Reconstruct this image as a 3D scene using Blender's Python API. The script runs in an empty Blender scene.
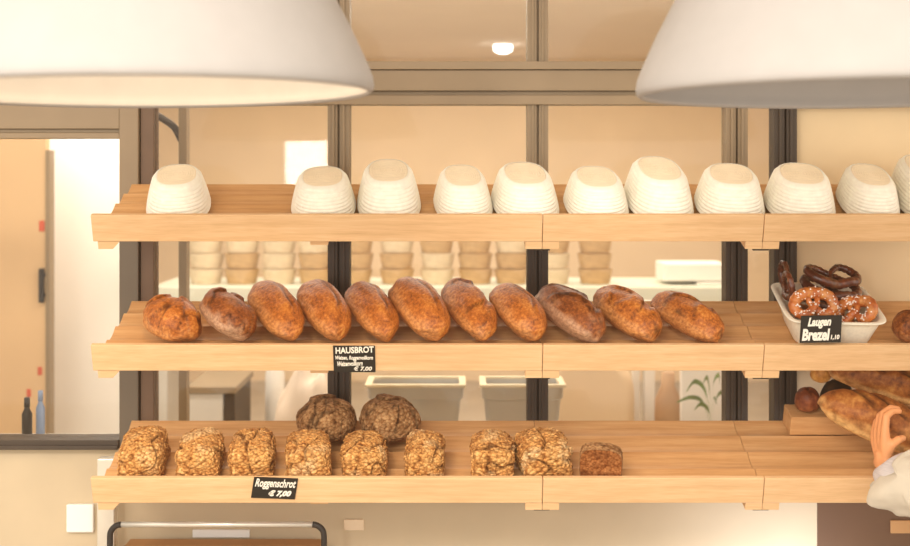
import bpy, bmesh, math, random
from mathutils import Vector, Matrix, noise, Euler

C = bpy.context.scene.collection
PI = math.pi
# ------------------------------------------------------------------ camera frame
F, CX, HY, CAMD, CAMZ = 1185.0, 455.0, 175.0, 3.2, 1.6
S0 = CAMD / F                                  # metres per pixel at the shelf front


def P(px, py, Y):
    d = Y + CAMD
    return Vector(((px - CX) * d / F, Y, CAMZ - (py - HY) * d / F))


def proj(v):
    d = v.y + CAMD
    return CX + v.x * F / d, HY - (v.z - CAMZ) * F / d


# ------------------------------------------------------------------ materials
def srgb(r, g, b):
    def f(c):
        c /= 255.0
        return c / 12.92 if c <= 0.04045 else ((c + 0.055) / 1.055) ** 2.4
    return (f(r), f(g), f(b), 1.0)


def new_mat(name):
    m = bpy.data.materials.new(name)
    m.use_nodes = True
    nt = m.node_tree
    nt.nodes.clear()
    out = nt.nodes.new('ShaderNodeOutputMaterial')
    b = nt.nodes.new('ShaderNodeBsdfPrincipled')
    nt.links.new(b.outputs[0], out.inputs[0])
    return m, nt, b


def ramp(nt, fac, stops):
    r = nt.nodes.new('ShaderNodeValToRGB')
    els = r.color_ramp.elements
    while len(els) < len(stops):
        els.new(0.5)
    for e, (p, c) in zip(els, stops):
        e.position = p
        e.color = c
    nt.links.new(fac, r.inputs[0])
    return r.outputs[0]


def noise_tex(nt, scale=(1, 1, 1), s=5.0, detail=3.0, rough=0.5, loc=(0, 0, 0)):
    tc = nt.nodes.new('ShaderNodeTexCoord')
    mp = nt.nodes.new('ShaderNodeMapping')
    mp.inputs['Scale'].default_value = scale
    mp.inputs['Location'].default_value = loc
    nt.links.new(tc.outputs['Object'], mp.inputs[0])
    n = nt.nodes.new('ShaderNodeTexNoise')
    n.inputs['Scale'].default_value = s
    n.inputs['Detail'].default_value = detail
    n.inputs['Roughness'].default_value = rough
    nt.links.new(mp.outputs[0], n.inputs['Vector'])
    return n.outputs['Fac']


def bump(nt, b, h, strength=0.3, dist=0.01):
    bp = nt.nodes.new('ShaderNodeBump')
    bp.inputs['Strength'].default_value = strength
    bp.inputs['Distance'].default_value = dist
    nt.links.new(h, bp.inputs['Height'])
    nt.links.new(bp.outputs[0], b.inputs['Normal'])


def plain(name, c, rough=0.6, metal=0.0, var=0.08, s=12.0, scale=(1, 1, 1), spec=0.3, bmp=0.0):
    m, nt, b = new_mat(name)
    n = noise_tex(nt, scale, s)
    lo = tuple(x * (1 - var) for x in c[:3]) + (1,)
    hi = tuple(min(1, x * (1 + var)) for x in c[:3]) + (1,)
    nt.links.new(ramp(nt, n, [(0.3, lo), (0.7, hi)]), b.inputs['Base Color'])
    b.inputs['Roughness'].default_value = rough
    b.inputs['Metallic'].default_value = metal
    b.inputs['Specular IOR Level'].default_value = spec
    if bmp:
        bump(nt, b, n, bmp, 0.004)
    return m


def wood(name, lo, mid, hi, scale=(1.2, 22, 22), rough=0.55):
    m, nt, b = new_mat(name)
    n1 = noise_tex(nt, scale, 2.2, 5.0, 0.6)
    n2 = noise_tex(nt, (scale[0] * 6, scale[1] * 6, scale[2] * 6), 3.0, 2.0, 0.5)
    mx = nt.nodes.new('ShaderNodeMix')
    mx.data_type = 'FLOAT'
    mx.inputs['Factor'].default_value = 0.25
    nt.links.new(n1, mx.inputs['A'])
    nt.links.new(n2, mx.inputs['B'])
    nt.links.new(ramp(nt, mx.outputs['Result'], [(0.3, lo), (0.5, mid), (0.72, hi)]), b.inputs['Base Color'])
    b.inputs['Roughness'].default_value = rough
    b.inputs['Specular IOR Level'].default_value = 0.25
    bump(nt, b, n1, 0.08, 0.002)
    return m


M = {}
M['oak'] = wood('oak', srgb(206, 162, 114), srgb(223, 182, 134), srgb(233, 199, 154))
M['oak_board'] = wood('oak_board', srgb(186, 134, 82), srgb(208, 158, 104), srgb(222, 178, 126))
M['oak_end'] = wood('oak_end', srgb(180, 132, 84), srgb(204, 156, 106), srgb(218, 174, 124), (6, 6, 6))
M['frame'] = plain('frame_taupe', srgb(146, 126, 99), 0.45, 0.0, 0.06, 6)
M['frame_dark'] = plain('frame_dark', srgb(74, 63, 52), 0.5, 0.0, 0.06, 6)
M['frame_shaded'] = plain('frame_shaded', srgb(104, 92, 76), 0.45, 0.0, 0.06, 6)  # darker copy of the frame paint, with shade put into the colour
M['frame_rust'] = plain('frame_rust', srgb(112, 88, 68), 0.5)
M['steel'] = plain('bracket_steel', srgb(70, 64, 56), 0.4, 0.6)
M['banneton'] = plain('cane', srgb(253, 246, 230), 0.75, 0, 0.05, 60, spec=0.15)
M['banneton_base'] = plain('cane_base', srgb(248, 232, 202), 0.8, 0, 0.06, 40, (1, 6, 1), spec=0.12)
M['basket_old'] = plain('old_cane', srgb(196, 164, 122), 0.8, 0, 0.14, 18, (1, 1, 4))
M['basket_old2'] = plain('old_cane_pale', srgb(220, 202, 172), 0.8, 0, 0.10, 18, (1, 1, 4))
M['lamp_out'] = plain('lamp_plaster', srgb(178, 173, 168), 0.7, 0, 0.02, 20, spec=0.2)
M['cord'] = plain('cord', srgb(225, 215, 205), 0.7)
M['wall_tan'] = plain('wall_tan', srgb(235, 212, 180), 0.85, 0, 0.03, 3)
M['door_tan'] = plain('door_tan', srgb(218, 184, 142), 0.7, 0, 0.03, 4)
M['wall_low'] = plain('wall_plaster', srgb(200, 181, 150), 0.85, 0, 0.04, 5)
M['wall_brown'] = plain('wall_brown', srgb(104, 76, 54), 0.7, 0, 0.06, 4)
M['wall_white'] = plain('wall_white', srgb(244, 242, 236), 0.8, 0, 0.02, 4)
M['panel_tan'] = plain('panel_tan', srgb(234, 208, 166), 0.7, 0, 0.03, 5)
M['ceil'] = plain('ceiling_paint', srgb(247, 236, 226), 0.9, 0, 0.02, 3)
M['floor'] = plain('floor_concrete', srgb(176, 164, 148), 0.6, 0, 0.08, 3)
M['white'] = plain('white_paint', srgb(240, 236, 228), 0.55, 0, 0.02, 8)
M['green_white'] = plain('pale_green_white', srgb(214, 216, 200), 0.5, 0, 0.03, 8)
M['grey_box'] = plain('grey_enamel', srgb(214, 208, 198), 0.45, 0, 0.03, 8)
M['inox'] = plain('inox', srgb(206, 203, 196), 0.45, 0.35, 0.05, 6)
M['inox_rim'] = plain('inox_rim', srgb(236, 222, 190), 0.35, 0.2)
M['cream_plastic'] = plain('cream_plastic', srgb(244, 218, 182), 0.6, 0, 0.03, 5)
M['card_black'] = plain('slate_card', srgb(40, 35, 28), 0.7, 0, 0.12, 30)
M['chalk'] = plain('chalk', srgb(240, 232, 216), 0.9, 0, 0.04, 80)
M['tray'] = plain('tray_white', srgb(246, 238, 216), 0.6, 0, 0.05, 120, (1, 1, 1), bmp=0.3)
M['chrome'] = plain('chrome', srgb(222, 214, 198), 0.3, 0.5)
M['black_plastic'] = plain('black_plastic', srgb(52, 46, 40), 0.5)
M['kraft'] = plain('kraft', srgb(186, 140, 92), 0.8, 0, 0.06, 10)
M['red'] = plain('red_plastic', srgb(206, 96, 68), 0.5)
M['blue'] = plain('blue_plastic', srgb(134, 150, 180), 0.5)
M['leaf'] = plain('leaf', srgb(128, 156, 88), 0.5, 0, 0.2, 20)
M['pot'] = plain('pot_brown', srgb(184, 150, 116), 0.6)
M['skin'] = plain('skin', srgb(222, 152, 100), 0.5, 0, 0.06, 40, spec=0.35)
M['cloth'] = plain('linen', srgb(202, 190, 170), 0.9, 0, 0.05, 20, bmp=0.15)
M['cuff'] = plain('striped_cuff', srgb(196, 186, 182), 0.9, 0, 0.12, 30, (1, 1, 14))
M['salt'] = plain('salt', srgb(245, 232, 220), 0.4)
M['sack'] = plain('sack_cloth', srgb(238, 222, 204), 0.9, 0, 0.04, 8)


def emissive(name, c, s):
    m = bpy.data.materials.new(name)
    m.use_nodes = True
    nt = m.node_tree
    nt.nodes.clear()
    o = nt.nodes.new('ShaderNodeOutputMaterial')
    e = nt.nodes.new('ShaderNodeEmission')
    e.inputs[0].default_value = c
    e.inputs[1].default_value = s
    nt.links.new(e.outputs[0], o.inputs[0])
    return m


M['bulb'] = emissive('bulb_glow', srgb(255, 232, 200), 12)
M['downlight'] = emissive('downlight_glow', srgb(255, 250, 240), 9)


def glass_mat():
    m = bpy.data.materials.new('pane_glass')
    m.use_nodes = True
    nt = m.node_tree
    nt.nodes.clear()
    o = nt.nodes.new('ShaderNodeOutputMaterial')
    t = nt.nodes.new('ShaderNodeBsdfTransparent')
    t.inputs[0].default_value = (0.97, 0.96, 0.93, 1)
    g = nt.nodes.new('ShaderNodeBsdfGlossy')
    g.inputs['Roughness'].default_value = 0.02
    mx = nt.nodes.new('ShaderNodeMixShader')
    fr = nt.nodes.new('ShaderNodeFresnel')
    fr.inputs[0].default_value = 1.28
    nt.links.new(fr.outputs[0], mx.inputs[0])
    nt.links.new(t.outputs[0], mx.inputs[1])
    nt.links.new(g.outputs[0], mx.inputs[2])
    nt.links.new(mx.outputs[0], o.inputs[0])
    return m


M['glass'] = glass_mat()


def bread_mat(name, dark, mid, light, flour, seed_scale=0, bstr=0.5, rough=0.5, spec=0.45, fine=55.0):
    """crust colour from noise, 'tone' attribute (x: crack/torn crust, y: flour) laid down with the mesh"""
    m, nt, b = new_mat(name)
    n1 = noise_tex(nt, (1, 1, 1), 16.0, 6.0, 0.65)
    n2 = noise_tex(nt, (1, 1, 1), fine, 4.0, 0.6)
    mx = nt.nodes.new('ShaderNodeMix')
    mx.data_type = 'FLOAT'
    mx.inputs['Factor'].default_value = 0.5
    nt.links.new(n1, mx.inputs['A'])
    nt.links.new(n2, mx.inputs['B'])
    col = ramp(nt, mx.outputs['Result'], [(0.34, dark), (0.5, mid), (0.66, light)])
    at = nt.nodes.new('ShaderNodeAttribute')
    at.attribute_name = 'tone'
    sep = nt.nodes.new('ShaderNodeSeparateColor')
    nt.links.new(at.outputs['Color'], sep.inputs[0])
    m1 = nt.nodes.new('ShaderNodeMix')
    m1.data_type = 'RGBA'
    nt.links.new(sep.outputs[0], m1.inputs['Factor'])
    nt.links.new(col, m1.inputs['A'])
    m1.inputs['B'].default_value = tuple(x * 0.35 for x in dark[:3]) + (1,)
    m2 = nt.nodes.new('ShaderNodeMix')
    m2.data_type = 'RGBA'
    mul = nt.nodes.new('ShaderNodeMath')
    mul.operation = 'MULTIPLY'
    nt.links.new(sep.outputs[1], mul.inputs[0])
    nt.links.new(ramp(nt, n2, [(0.3, (0.4, 0.4, 0.4, 1)), (0.6, (1, 1, 1, 1))]), mul.inputs[1])
    nt.links.new(mul.outputs[0], m2.inputs['Factor'])
    nt.links.new(m1.outputs['Result'], m2.inputs['A'])
    m2.inputs['B'].default_value = flour
    last = m2.outputs['Result']
    h = mx.outputs['Result']
    if seed_scale:
        tc = nt.nodes.new('ShaderNodeTexCoord')
        v = nt.nodes.new('ShaderNodeTexVoronoi')
        v.inputs['Scale'].default_value = seed_scale
        nt.links.new(tc.outputs['Object'], v.inputs['Vector'])
        m3 = nt.nodes.new('ShaderNodeMix')
        m3.data_type = 'RGBA'
        m3.blend_type = 'MULTIPLY'
        m3.inputs['Factor'].default_value = 1.0
        sv = nt.nodes.new('ShaderNodeSeparateColor')
        nt.links.new(v.outputs['Color'], sv.inputs[0])
        m4 = nt.nodes.new('ShaderNodeMix')
        m4.data_type = 'RGBA'
        m4.blend_type = 'MULTIPLY'
        m4.inputs['Factor'].default_value = 1.0
        nt.links.new(last, m4.inputs['A'])
        nt.links.new(ramp(nt, sv.outputs[0], [(0.0, (0.7, 0.6, 0.5, 1)), (0.3, (1.0, 0.97, 0.94, 1)), (1.0, (1.3, 1.3, 1.3, 1))]), m4.inputs['B'])
        nt.links.new(m4.outputs['Result'], m3.inputs['A'])
        nt.links.new(ramp(nt, v.outputs['Distance'], [(0.4, (1, 1, 1, 1)), (0.9, (0.5, 0.36, 0.24, 1))]), m3.inputs['B'])
        last = m3.outputs['Result']
        inv = nt.nodes.new('ShaderNodeMath')
        inv.operation = 'SUBTRACT'
        inv.inputs[0].default_value = 1.0
        nt.links.new(v.outputs['Distance'], inv.inputs[1])
        h = inv.outputs[0]
    nt.links.new(last, b.inputs['Base Color'])
    b.inputs['Roughness'].default_value = rough
    b.inputs['Specular IOR Level'].default_value = spec
    bump(nt, b, h, bstr, 0.006)
    return m


M['haus'] = bread_mat('house_loaf_crust', srgb(108, 50, 14), srgb(184, 104, 38), srgb(222, 152, 72), srgb(236, 196, 140), 0, 0.7, 0.42, 0.35, 120)
M['haus_dark'] = bread_mat('house_loaf_dark_crust', srgb(80, 38, 14), srgb(144, 78, 32), srgb(186, 118, 58), srgb(214, 178, 144), 0, 0.7, 0.45, 0.3, 120)
M['seeded'] = bread_mat('oat_crust', srgb(176, 116, 58), srgb(214, 160, 94), srgb(236, 194, 130), srgb(242, 216, 168), 118, 1.0, 0.75, 0.2)
M['rye'] = bread_mat('dark_rye_crust', srgb(124, 88, 56), srgb(164, 124, 82), srgb(194, 156, 110), srgb(206, 180, 144), 110, 0.9, 0.8, 0.2)
M['crumb'] = bread_mat('cut_crumb', srgb(112, 64, 30), srgb(152, 96, 52), srgb(186, 130, 80), srgb(210, 170, 120), 160, 0.4, 0.85, 0.15)
M['rustic'] = bread_mat('rustic_crust', srgb(98, 50, 18), srgb(164, 96, 40), srgb(204, 142, 70), srgb(230, 184, 118), 0, 0.5, 0.55, 0.35)
M['pretzel'] = bread_mat('pretzel_crust', srgb(150, 70, 26), srgb(190, 102, 42), srgb(214, 138, 66), srgb(226, 176, 110), 0, 0.2, 0.3, 0.6)
M['pretzel_dark'] = bread_mat('dark_pretzel_crust', srgb(60, 28, 16), srgb(92, 44, 24), srgb(130, 70, 40), srgb(160, 110, 70), 0, 0.25, 0.3, 0.6)
M['roll_black'] = bread_mat('charred_crust', srgb(36, 24, 14), srgb(54, 40, 22), srgb(82, 60, 36), srgb(120, 90, 60), 0, 0.5)
M['roll_red'] = bread_mat('red_brown_crust', srgb(92, 40, 20), srgb(130, 66, 34), srgb(166, 96, 52), srgb(190, 140, 90), 0, 0.5)
M['roll_gold'] = bread_mat('golden_crust', srgb(170, 104, 40), srgb(212, 150, 70), srgb(232, 182, 100), srgb(240, 206, 140), 0, 0.4)


# ------------------------------------------------------------------ mesh helpers
def link(name, me, mat=None, parent=None, smooth=True):
    o = bpy.data.objects.new(name, me)
    C.objects.link(o)
    if mat:
        me.materials.append(M[mat] if isinstance(mat, str) else mat)
    if smooth:
        for p in me.polygons:
            p.use_smooth = True
    if parent:
        o.parent = parent
    return o


def obj(name, bm, mat, parent=None, smooth=False, bevel=0.0, seg=2):
    me = bpy.data.meshes.new(name)
    bmesh.ops.recalc_face_normals(bm, faces=bm.faces)
    bm.to_mesh(me)
    bm.free()
    o = link(name, me, mat, parent, smooth)
    if bevel:
        md = o.modifiers.new('edge', 'BEVEL')
        md.width = bevel
        md.segments = seg
        md.limit_method = 'ANGLE'
    return o


def tag(o, label, cat, group=None, kind=None):
    o['label'] = label
    o['category'] = cat
    if group:
        o['group'] = group
    if kind:
        o['kind'] = kind
    return o


def thing(name, label, cat, loc=(0, 0, 0), rot=(0, 0, 0), group=None):
    o = bpy.data.objects.new(name, None)
    o.empty_display_size = 0.05
    C.objects.link(o)
    o.location = loc
    o.rotation_euler = rot
    return tag(o, label, cat, group)


def struct(name, o=None, loc=(0, 0, 0)):
    if o is None:
        o = bpy.data.objects.new(name, None)
        C.objects.link(o)
        o.location = loc
    o['kind'] = 'structure'
    return o


def dup(root, label=None, group=None):
    r = root.copy()
    C.objects.link(r)
    if label:
        r['label'] = label
    if group:
        r['group'] = group
    for ch in list(root.children):
        c = ch.copy()
        C.objects.link(c)
        c.parent = r
        for g in list(ch.children):
            d = g.copy()
            C.objects.link(d)
            d.parent = c
    return r


def box(bm, x0, x1, y0, y1, z0, z1):
    vs = [bm.verts.new((x, y, z)) for z in (z0, z1) for y in (y0, y1) for x in (x0, x1)]
    for f in ((0, 1, 3, 2), (4, 6, 7, 5), (0, 4, 5, 1), (2, 3, 7, 6), (0, 2, 6, 4), (1, 5, 7, 3)):
        bm.faces.new([vs[i] for i in f])
    return vs


def bx(x0, x1, y0, y1, z0, z1):
    bm = bmesh.new()
    box(bm, x0, x1, y0, y1, z0, z1)
    return bm


def tube(bm, pts, rad, n=12, cap=True):
    pts = [Vector(p) for p in pts]
    if not hasattr(rad, '__len__'):
        rad = [rad] * len(pts)
    rings = []
    up = None
    for i, p in enumerate(pts):
        t = (pts[min(i + 1, len(pts) - 1)] - pts[max(i - 1, 0)]).normalized()
        if up is None:
            up = t.orthogonal().normalized()
        else:
            up = (up - t * up.dot(t))
            up = up.normalized() if up.length > 1e-6 else t.orthogonal().normalized()
        w = t.cross(up)
        rings.append([bm.verts.new(p + (up * math.cos(a) + w * math.sin(a)) * rad[i])
                      for a in (2 * PI * k / n for k in range(n))])
    for a, b in zip(rings, rings[1:]):
        for k in range(n):
            bm.faces.new((a[k], a[(k + 1) % n], b[(k + 1) % n], b[k]))
    if cap:
        bm.faces.new(list(reversed(rings[0])))
        bm.faces.new(rings[-1])


def smooth_path(pts, n=8):
    pts = [Vector(p) for p in pts]
    out = []
    for i in range(len(pts) - 1):
        p0, p1 = pts[max(i - 1, 0)], pts[i]
        p2, p3 = pts[i + 1], pts[min(i + 2, len(pts) - 1)]
        for k in range(n):
            t = k / n
            out.append(0.5 * ((2 * p1) + (p2 - p0) * t + (2 * p0 - 5 * p1 + 4 * p2 - p3) * t * t
                              + (3 * p1 - p0 - 3 * p2 + p3) * t ** 3))
    out.append(pts[-1])
    return out


def lathe(bm, prof, n=64, sx=1.0, sy=1.0, power=2.0, cap0=False, cap1=False, center=(0, 0, 0)):
    """prof: list of (radius scale offset r, z); superellipse outline of half axes sx+r.., see callers"""
    rings = []
    for (r, z) in prof:
        ring = []
        for k in range(n):
            a = 2 * PI * k / n
            c, s = math.cos(a), math.sin(a)
            e = 2.0 / power
            x = math.copysign(abs(c) ** e, c) * (sx * r)
            y = math.copysign(abs(s) ** e, s) * (sy * r)
            ring.append(bm.verts.new((center[0] + x, center[1] + y, center[2] + z)))
        rings.append(ring)
    for a, b in zip(rings, rings[1:]):
        for k in range(n):
            bm.faces.new((a[k], a[(k + 1) % n], b[(k + 1) % n], b[k]))
    if cap0:
        bm.faces.new(list(reversed(rings[0])))
    if cap1:
        bm.faces.new(rings[-1])


def set_tone(me, tone):
    ca = me.color_attributes.new('tone', 'FLOAT_COLOR', 'POINT')
    flat = []
    for t in tone:
        flat += [t[0], t[1], 0.0, 1.0]
    ca.data.foreach_set('color', flat)


_ico = {}


def ico(sub):
    if sub not in _ico:
        bm = bmesh.new()
        bmesh.ops.create_icosphere(bm, subdivisions=sub, radius=1.0)
        vs = [v.co.copy() for v in bm.verts]
        fs = [[v.index for v in f.verts] for f in bm.faces]
        bm.free()
        _ico[sub] = (vs, fs)
    return _ico[sub]


def sstep(a, b, x):
    t = max(0.0, min(1.0, (x - a) / (b - a)))
    return t * t * (3 - 2 * t)


# ------------------------------------------------------------------ world, lights, camera
sc = bpy.context.scene
w = bpy.data.worlds.new('World')
sc.world = w
w.use_nodes = True
bg = w.node_tree.nodes['Background']
bg.inputs[0].default_value = (1.0, 0.93, 0.84, 1)
bg.inputs[1].default_value = 1.45
sc.view_settings.view_transform = 'Standard'
sc.view_settings.look = 'None'
sc.view_settings.exposure = 0.22
sc.view_settings.use_curve_mapping = True
cm = sc.view_settings.curve_mapping
for ch_, lift in ((0, 0.016), (1, 0.010), (2, 0.006)):
    cm.curves[ch_].points[0].location = (0.0, lift)
cm.update()

cam = bpy.data.cameras.new('camera')
cam.sensor_width = 36.0
cam.lens = 36.0 * F / 910.0
cam.shift_y = -(273.0 - HY) / 910.0
cam.clip_end = 60
cam.dof.use_dof = True
cam.dof.focus_distance = 3.24
cam.dof.aperture_fstop = 2.1
co = bpy.data.objects.new('camera', cam)
C.objects.link(co)
co.location = (0, -CAMD, CAMZ)
co.rotation_euler = (PI / 2, 0, 0)
sc.camera = co


def area(name, loc, target, size, power, col=(1, 0.9, 0.78), sy=None):
    l = bpy.data.lights.new(name, 'AREA')
    l.energy = power
    l.color = col
    l.size = size
    if sy:
        l.shape = 'RECTANGLE'
        l.size_y = sy
    o = bpy.data.objects.new(name, l)
    C.objects.link(o)
    o.location = loc
    o.rotation_euler = (Vector(target) - Vector(loc)).to_track_quat('-Z', 'Y').to_euler()
    return o


area('shop_light', (-1.4, -4.6, 3.7), (0.1, 0.2, 1.1), 2.8, 170, (1, 0.92, 0.83), 1.1)
area('window_strip', (-1.09, -4.6, 1.8), (0.0, 0.2, 1.5), 0.3, 24, (1, 0.97, 0.92), 0.9)
area('kitchen_light', (0.0, 3.2, 2.46), (0, 3.2, 0), 4.5, 122, (1, 0.88, 0.75), 3.5)
area('hall_light', (-1.82, 2.25, 2.3), (-1.8, 2.6, 0.9), 0.4, 6.5, (0.95, 0.98, 1.0))
area('kitchen_fill', (0.0, 0.75, 2.38), (0.0, 3.0, 0.7), 3.6, 26, (1, 0.92, 0.84), 0.3)

# ------------------------------------------------------------------ the room
CEIL = 3.3
YW = 0.42                 # front face of the steel window wall
struct('floor', obj('floor', bx(-4.5, 4.5, -4.2, 6.2, -0.1, 0), 'floor'))
struct('ceiling', obj('ceiling', bx(-4.5, 4.5, -3.4, 0.40, CEIL, CEIL + 0.1), 'ceil'))
struct('ceiling_back', obj('ceiling_back', bx(-4.5, 4.5, 0.55, 6.2, 2.5, 2.6), 'ceil'))
struct('wall_back', obj('wall_back', bx(-4.5, 4.5, 6.0, 6.15, 0, 2.5), 'wall_tan'))
struct('wall_header', obj('wall_header', bx(-4.5, 4.5, 0.40, 0.55, 2.42, CEIL), 'wall_low'))
struct('wall_side_left', obj('wall_side_left', bx(-4.6, -4.5, 0.55, 6.0, 0, 2.5), 'wall_white'))
struct('wall_side_right', obj('wall_side_right', bx(4.5, 4.6, 0.55, 6.0, 0, 2.5), 'wall_tan'))

sY = (YW + CAMD) / F     # metres per pixel at the window wall


def WX(px): return (px - CX) * sY
def WZ(py): return CAMZ - (py - HY) * sY


zs = WZ(447)
xr = WX(817)
struct('wall_low', obj('wall_low', bx(-4.5, xr, YW, 0.55, 0, zs), 'wall_low'))
struct('wall_low_brown', obj('wall_low_brown', bx(xr, 4.5, YW, 0.55, 0, zs), 'wall_brown'))
struct('wall_panel', obj('wall_panel', bx(WX(796), 4.5, YW + 0.03, 0.55, zs, 2.42), 'panel_tan'))

# steel framed window wall -> window_1
win = struct('window_1')
ztop = 2.42
win['label'] = 'brown steel framed glazed partition behind the shelves'


def mull(px0, px1, z0, z1, split=True, mat='frame'):
    """a steel post of two profiles with a dark joint between them"""
    a, b = WX(px0), WX(px1)
    m = (a + b) / 2
    bm = bmesh.new()
    if split:
        box(bm, a, m - 0.003, YW - 0.012, YW + 0.05, z0, z1)
        box(bm, m + 0.003, b, YW - 0.012, YW + 0.05, z0, z1)
        box(bm, m - 0.003, m + 0.003, YW + 0.004, YW + 0.05, z0, z1)
        box(bm, a + 0.014, m - 0.012, YW - 0.020, YW - 0.012, z0, z1)
        box(bm, m + 0.012, b - 0.014, YW - 0.020, YW - 0.012, z0, z1)
    else:
        box(bm, a, b, YW - 0.012, YW + 0.05, z0, z1)
    return obj('mullion', bm, mat, win, bevel=0.0015)


zt0, zt1 = WZ(104), WZ(63)
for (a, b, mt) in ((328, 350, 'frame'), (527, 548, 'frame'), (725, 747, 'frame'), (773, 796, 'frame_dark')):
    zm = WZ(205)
    mull(a, b, zs, zm, mat='frame_dark')  # lower stretch coloured darker to stand for shade below the top shelf
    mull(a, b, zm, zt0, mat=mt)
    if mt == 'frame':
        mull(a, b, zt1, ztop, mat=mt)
# left post with the brown inner strip
bm = bmesh.new()
box(bm, WX(121), WX(140), YW - 0.02, YW + 0.06, WZ(205), ztop)
obj('mullion', bm, 'frame', win, bevel=0.002)
obj('mullion', bx(WX(121), WX(140), YW - 0.02, YW + 0.06, zs, WZ(205)), 'frame_shaded', win, bevel=0.002)  # same post continued, its colour darkened in place of shade
obj('mullion_strip', bx(WX(141), WX(154), YW - 0.005, YW + 0.06, zs, ztop), 'frame_rust', win, bevel=0.002)
# transom: raised top bead, band, dark groove, lower bead
bm = bmesh.new()
x0, x1 = WX(154), WX(1000)
box(bm, x0, x1, YW - 0.026, YW + 0.05, WZ(70), WZ(62))
box(bm, x0, x1, YW - 0.016, YW + 0.05, WZ(91), WZ(70.6))
box(bm, x0, x1, YW + 0.0, YW + 0.05, WZ(96), WZ(91))
box(bm, x0, x1, YW - 0.026, YW + 0.05, WZ(105), WZ(96))
obj('transom', bm, 'frame', win, bevel=0.0015)
obj('transom_bottom', bx(WX(154), WX(796), YW - 0.015, YW + 0.05, zs, zs + 0.03), 'frame_dark', win, bevel=0.002)
cols = [(154, 328), (350, 527), (548, 725), (747, 773)]
for (a, b) in cols:
    obj('pane', bx(WX(a), WX(b), YW + 0.02, YW + 0.026, zs + 0.03, zt0), 'glass', win)
for (a, b) in [(154, 328), (350, 527), (548, 725), (747, 1000)]:
    obj('pane', bx(WX(a), WX(b), YW + 0.02, YW + 0.026, WZ(62), ztop), 'glass', win)

# left door light: frame, sill and its pane
d1 = struct('window_2')
d1['label'] = 'large side pane with brown steel frame left of the shelves'
bm = bmesh.new()
box(bm, -2.6, WX(121), YW - 0.02, YW + 0.06, WZ(129), WZ(98))
box(bm, -2.6, WX(121), YW - 0.005, YW + 0.06, WZ(133), WZ(129))
box(bm, -2.6, WX(121), YW - 0.02, YW + 0.06, WZ(138.5), WZ(133))
obj('frame_head', bm, 'frame', d1, bevel=0.002)
bm = bmesh.new()
box(bm, -2.6, WX(121), YW - 0.03, YW + 0.06, zs, WZ(438))
box(bm, -2.6, WX(121), YW - 0.04, YW - 0.03, zs, WZ(443))
obj('frame_sill', bm, 'frame_dark', d1, bevel=0.002)
obj('frame_jamb', bx(-2.6, -2.52, YW - 0.02, YW + 0.06, WZ(438), WZ(138.5)), 'frame', d1)
obj('pane', bx(-2.52, WX(121), YW + 0.02, YW + 0.026, WZ(438), WZ(138.5)), 'glass', d1)
obj('pane', bx(-2.52, WX(121), YW + 0.02, YW + 0.026, WZ(98), ztop), 'glass', d1)

# inner frame of an open glazed door just behind the wall
d = struct('door_1')
d['label'] = 'steel framed inner door standing open behind the glass'
yb = 0.85
bm = bmesh.new()
a, b = P(178.5, 300, yb), P(186.5, 300, yb)
box(bm, a.x, b.x, yb, yb + 0.05, 0, 2.3)
obj('door_stile', bm, 'frame', d, bevel=0.002)
bm = bmesh.new()
p0, p1 = P(155, 113, yb), P(181, 134, yb)
tube(bm, smooth_path([P(146, 108, yb + .025), P(160, 117, yb + .025), P(174, 127, yb + .025), P(181, 140, yb + .025)]), 0.012, 10)
obj('door_closer_arm', bm, 'frame_dark', d, smooth=True)

# ------------------------------------------------------------------ shelves
TILT = math.radians(17.6)
ROWZ = {'top': CAMZ - (215 - HY) * S0, 'middle': CAMZ - (345.2 - HY) * S0, 'bottom': CAMZ - (478.4 - HY) * S0}
SEGX = [(90 - CX) * S0, (543 - CX) * S0, (765 - CX) * S0, (987 - CX) * S0]
SURF = -0.036
SLEN = 0.372
SLATN = 4


def plate_z(y):
    """gently stepped tray surface: four shallow hollows across the slope"""
    t = (y - 0.0155) / (SLEN - 0.0155) * SLATN
    f = t - math.floor(t)
    return SURF - 0.012 * math.sin(PI * min(1.0, max(0, f)) ** 0.75) + 0.002


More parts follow.
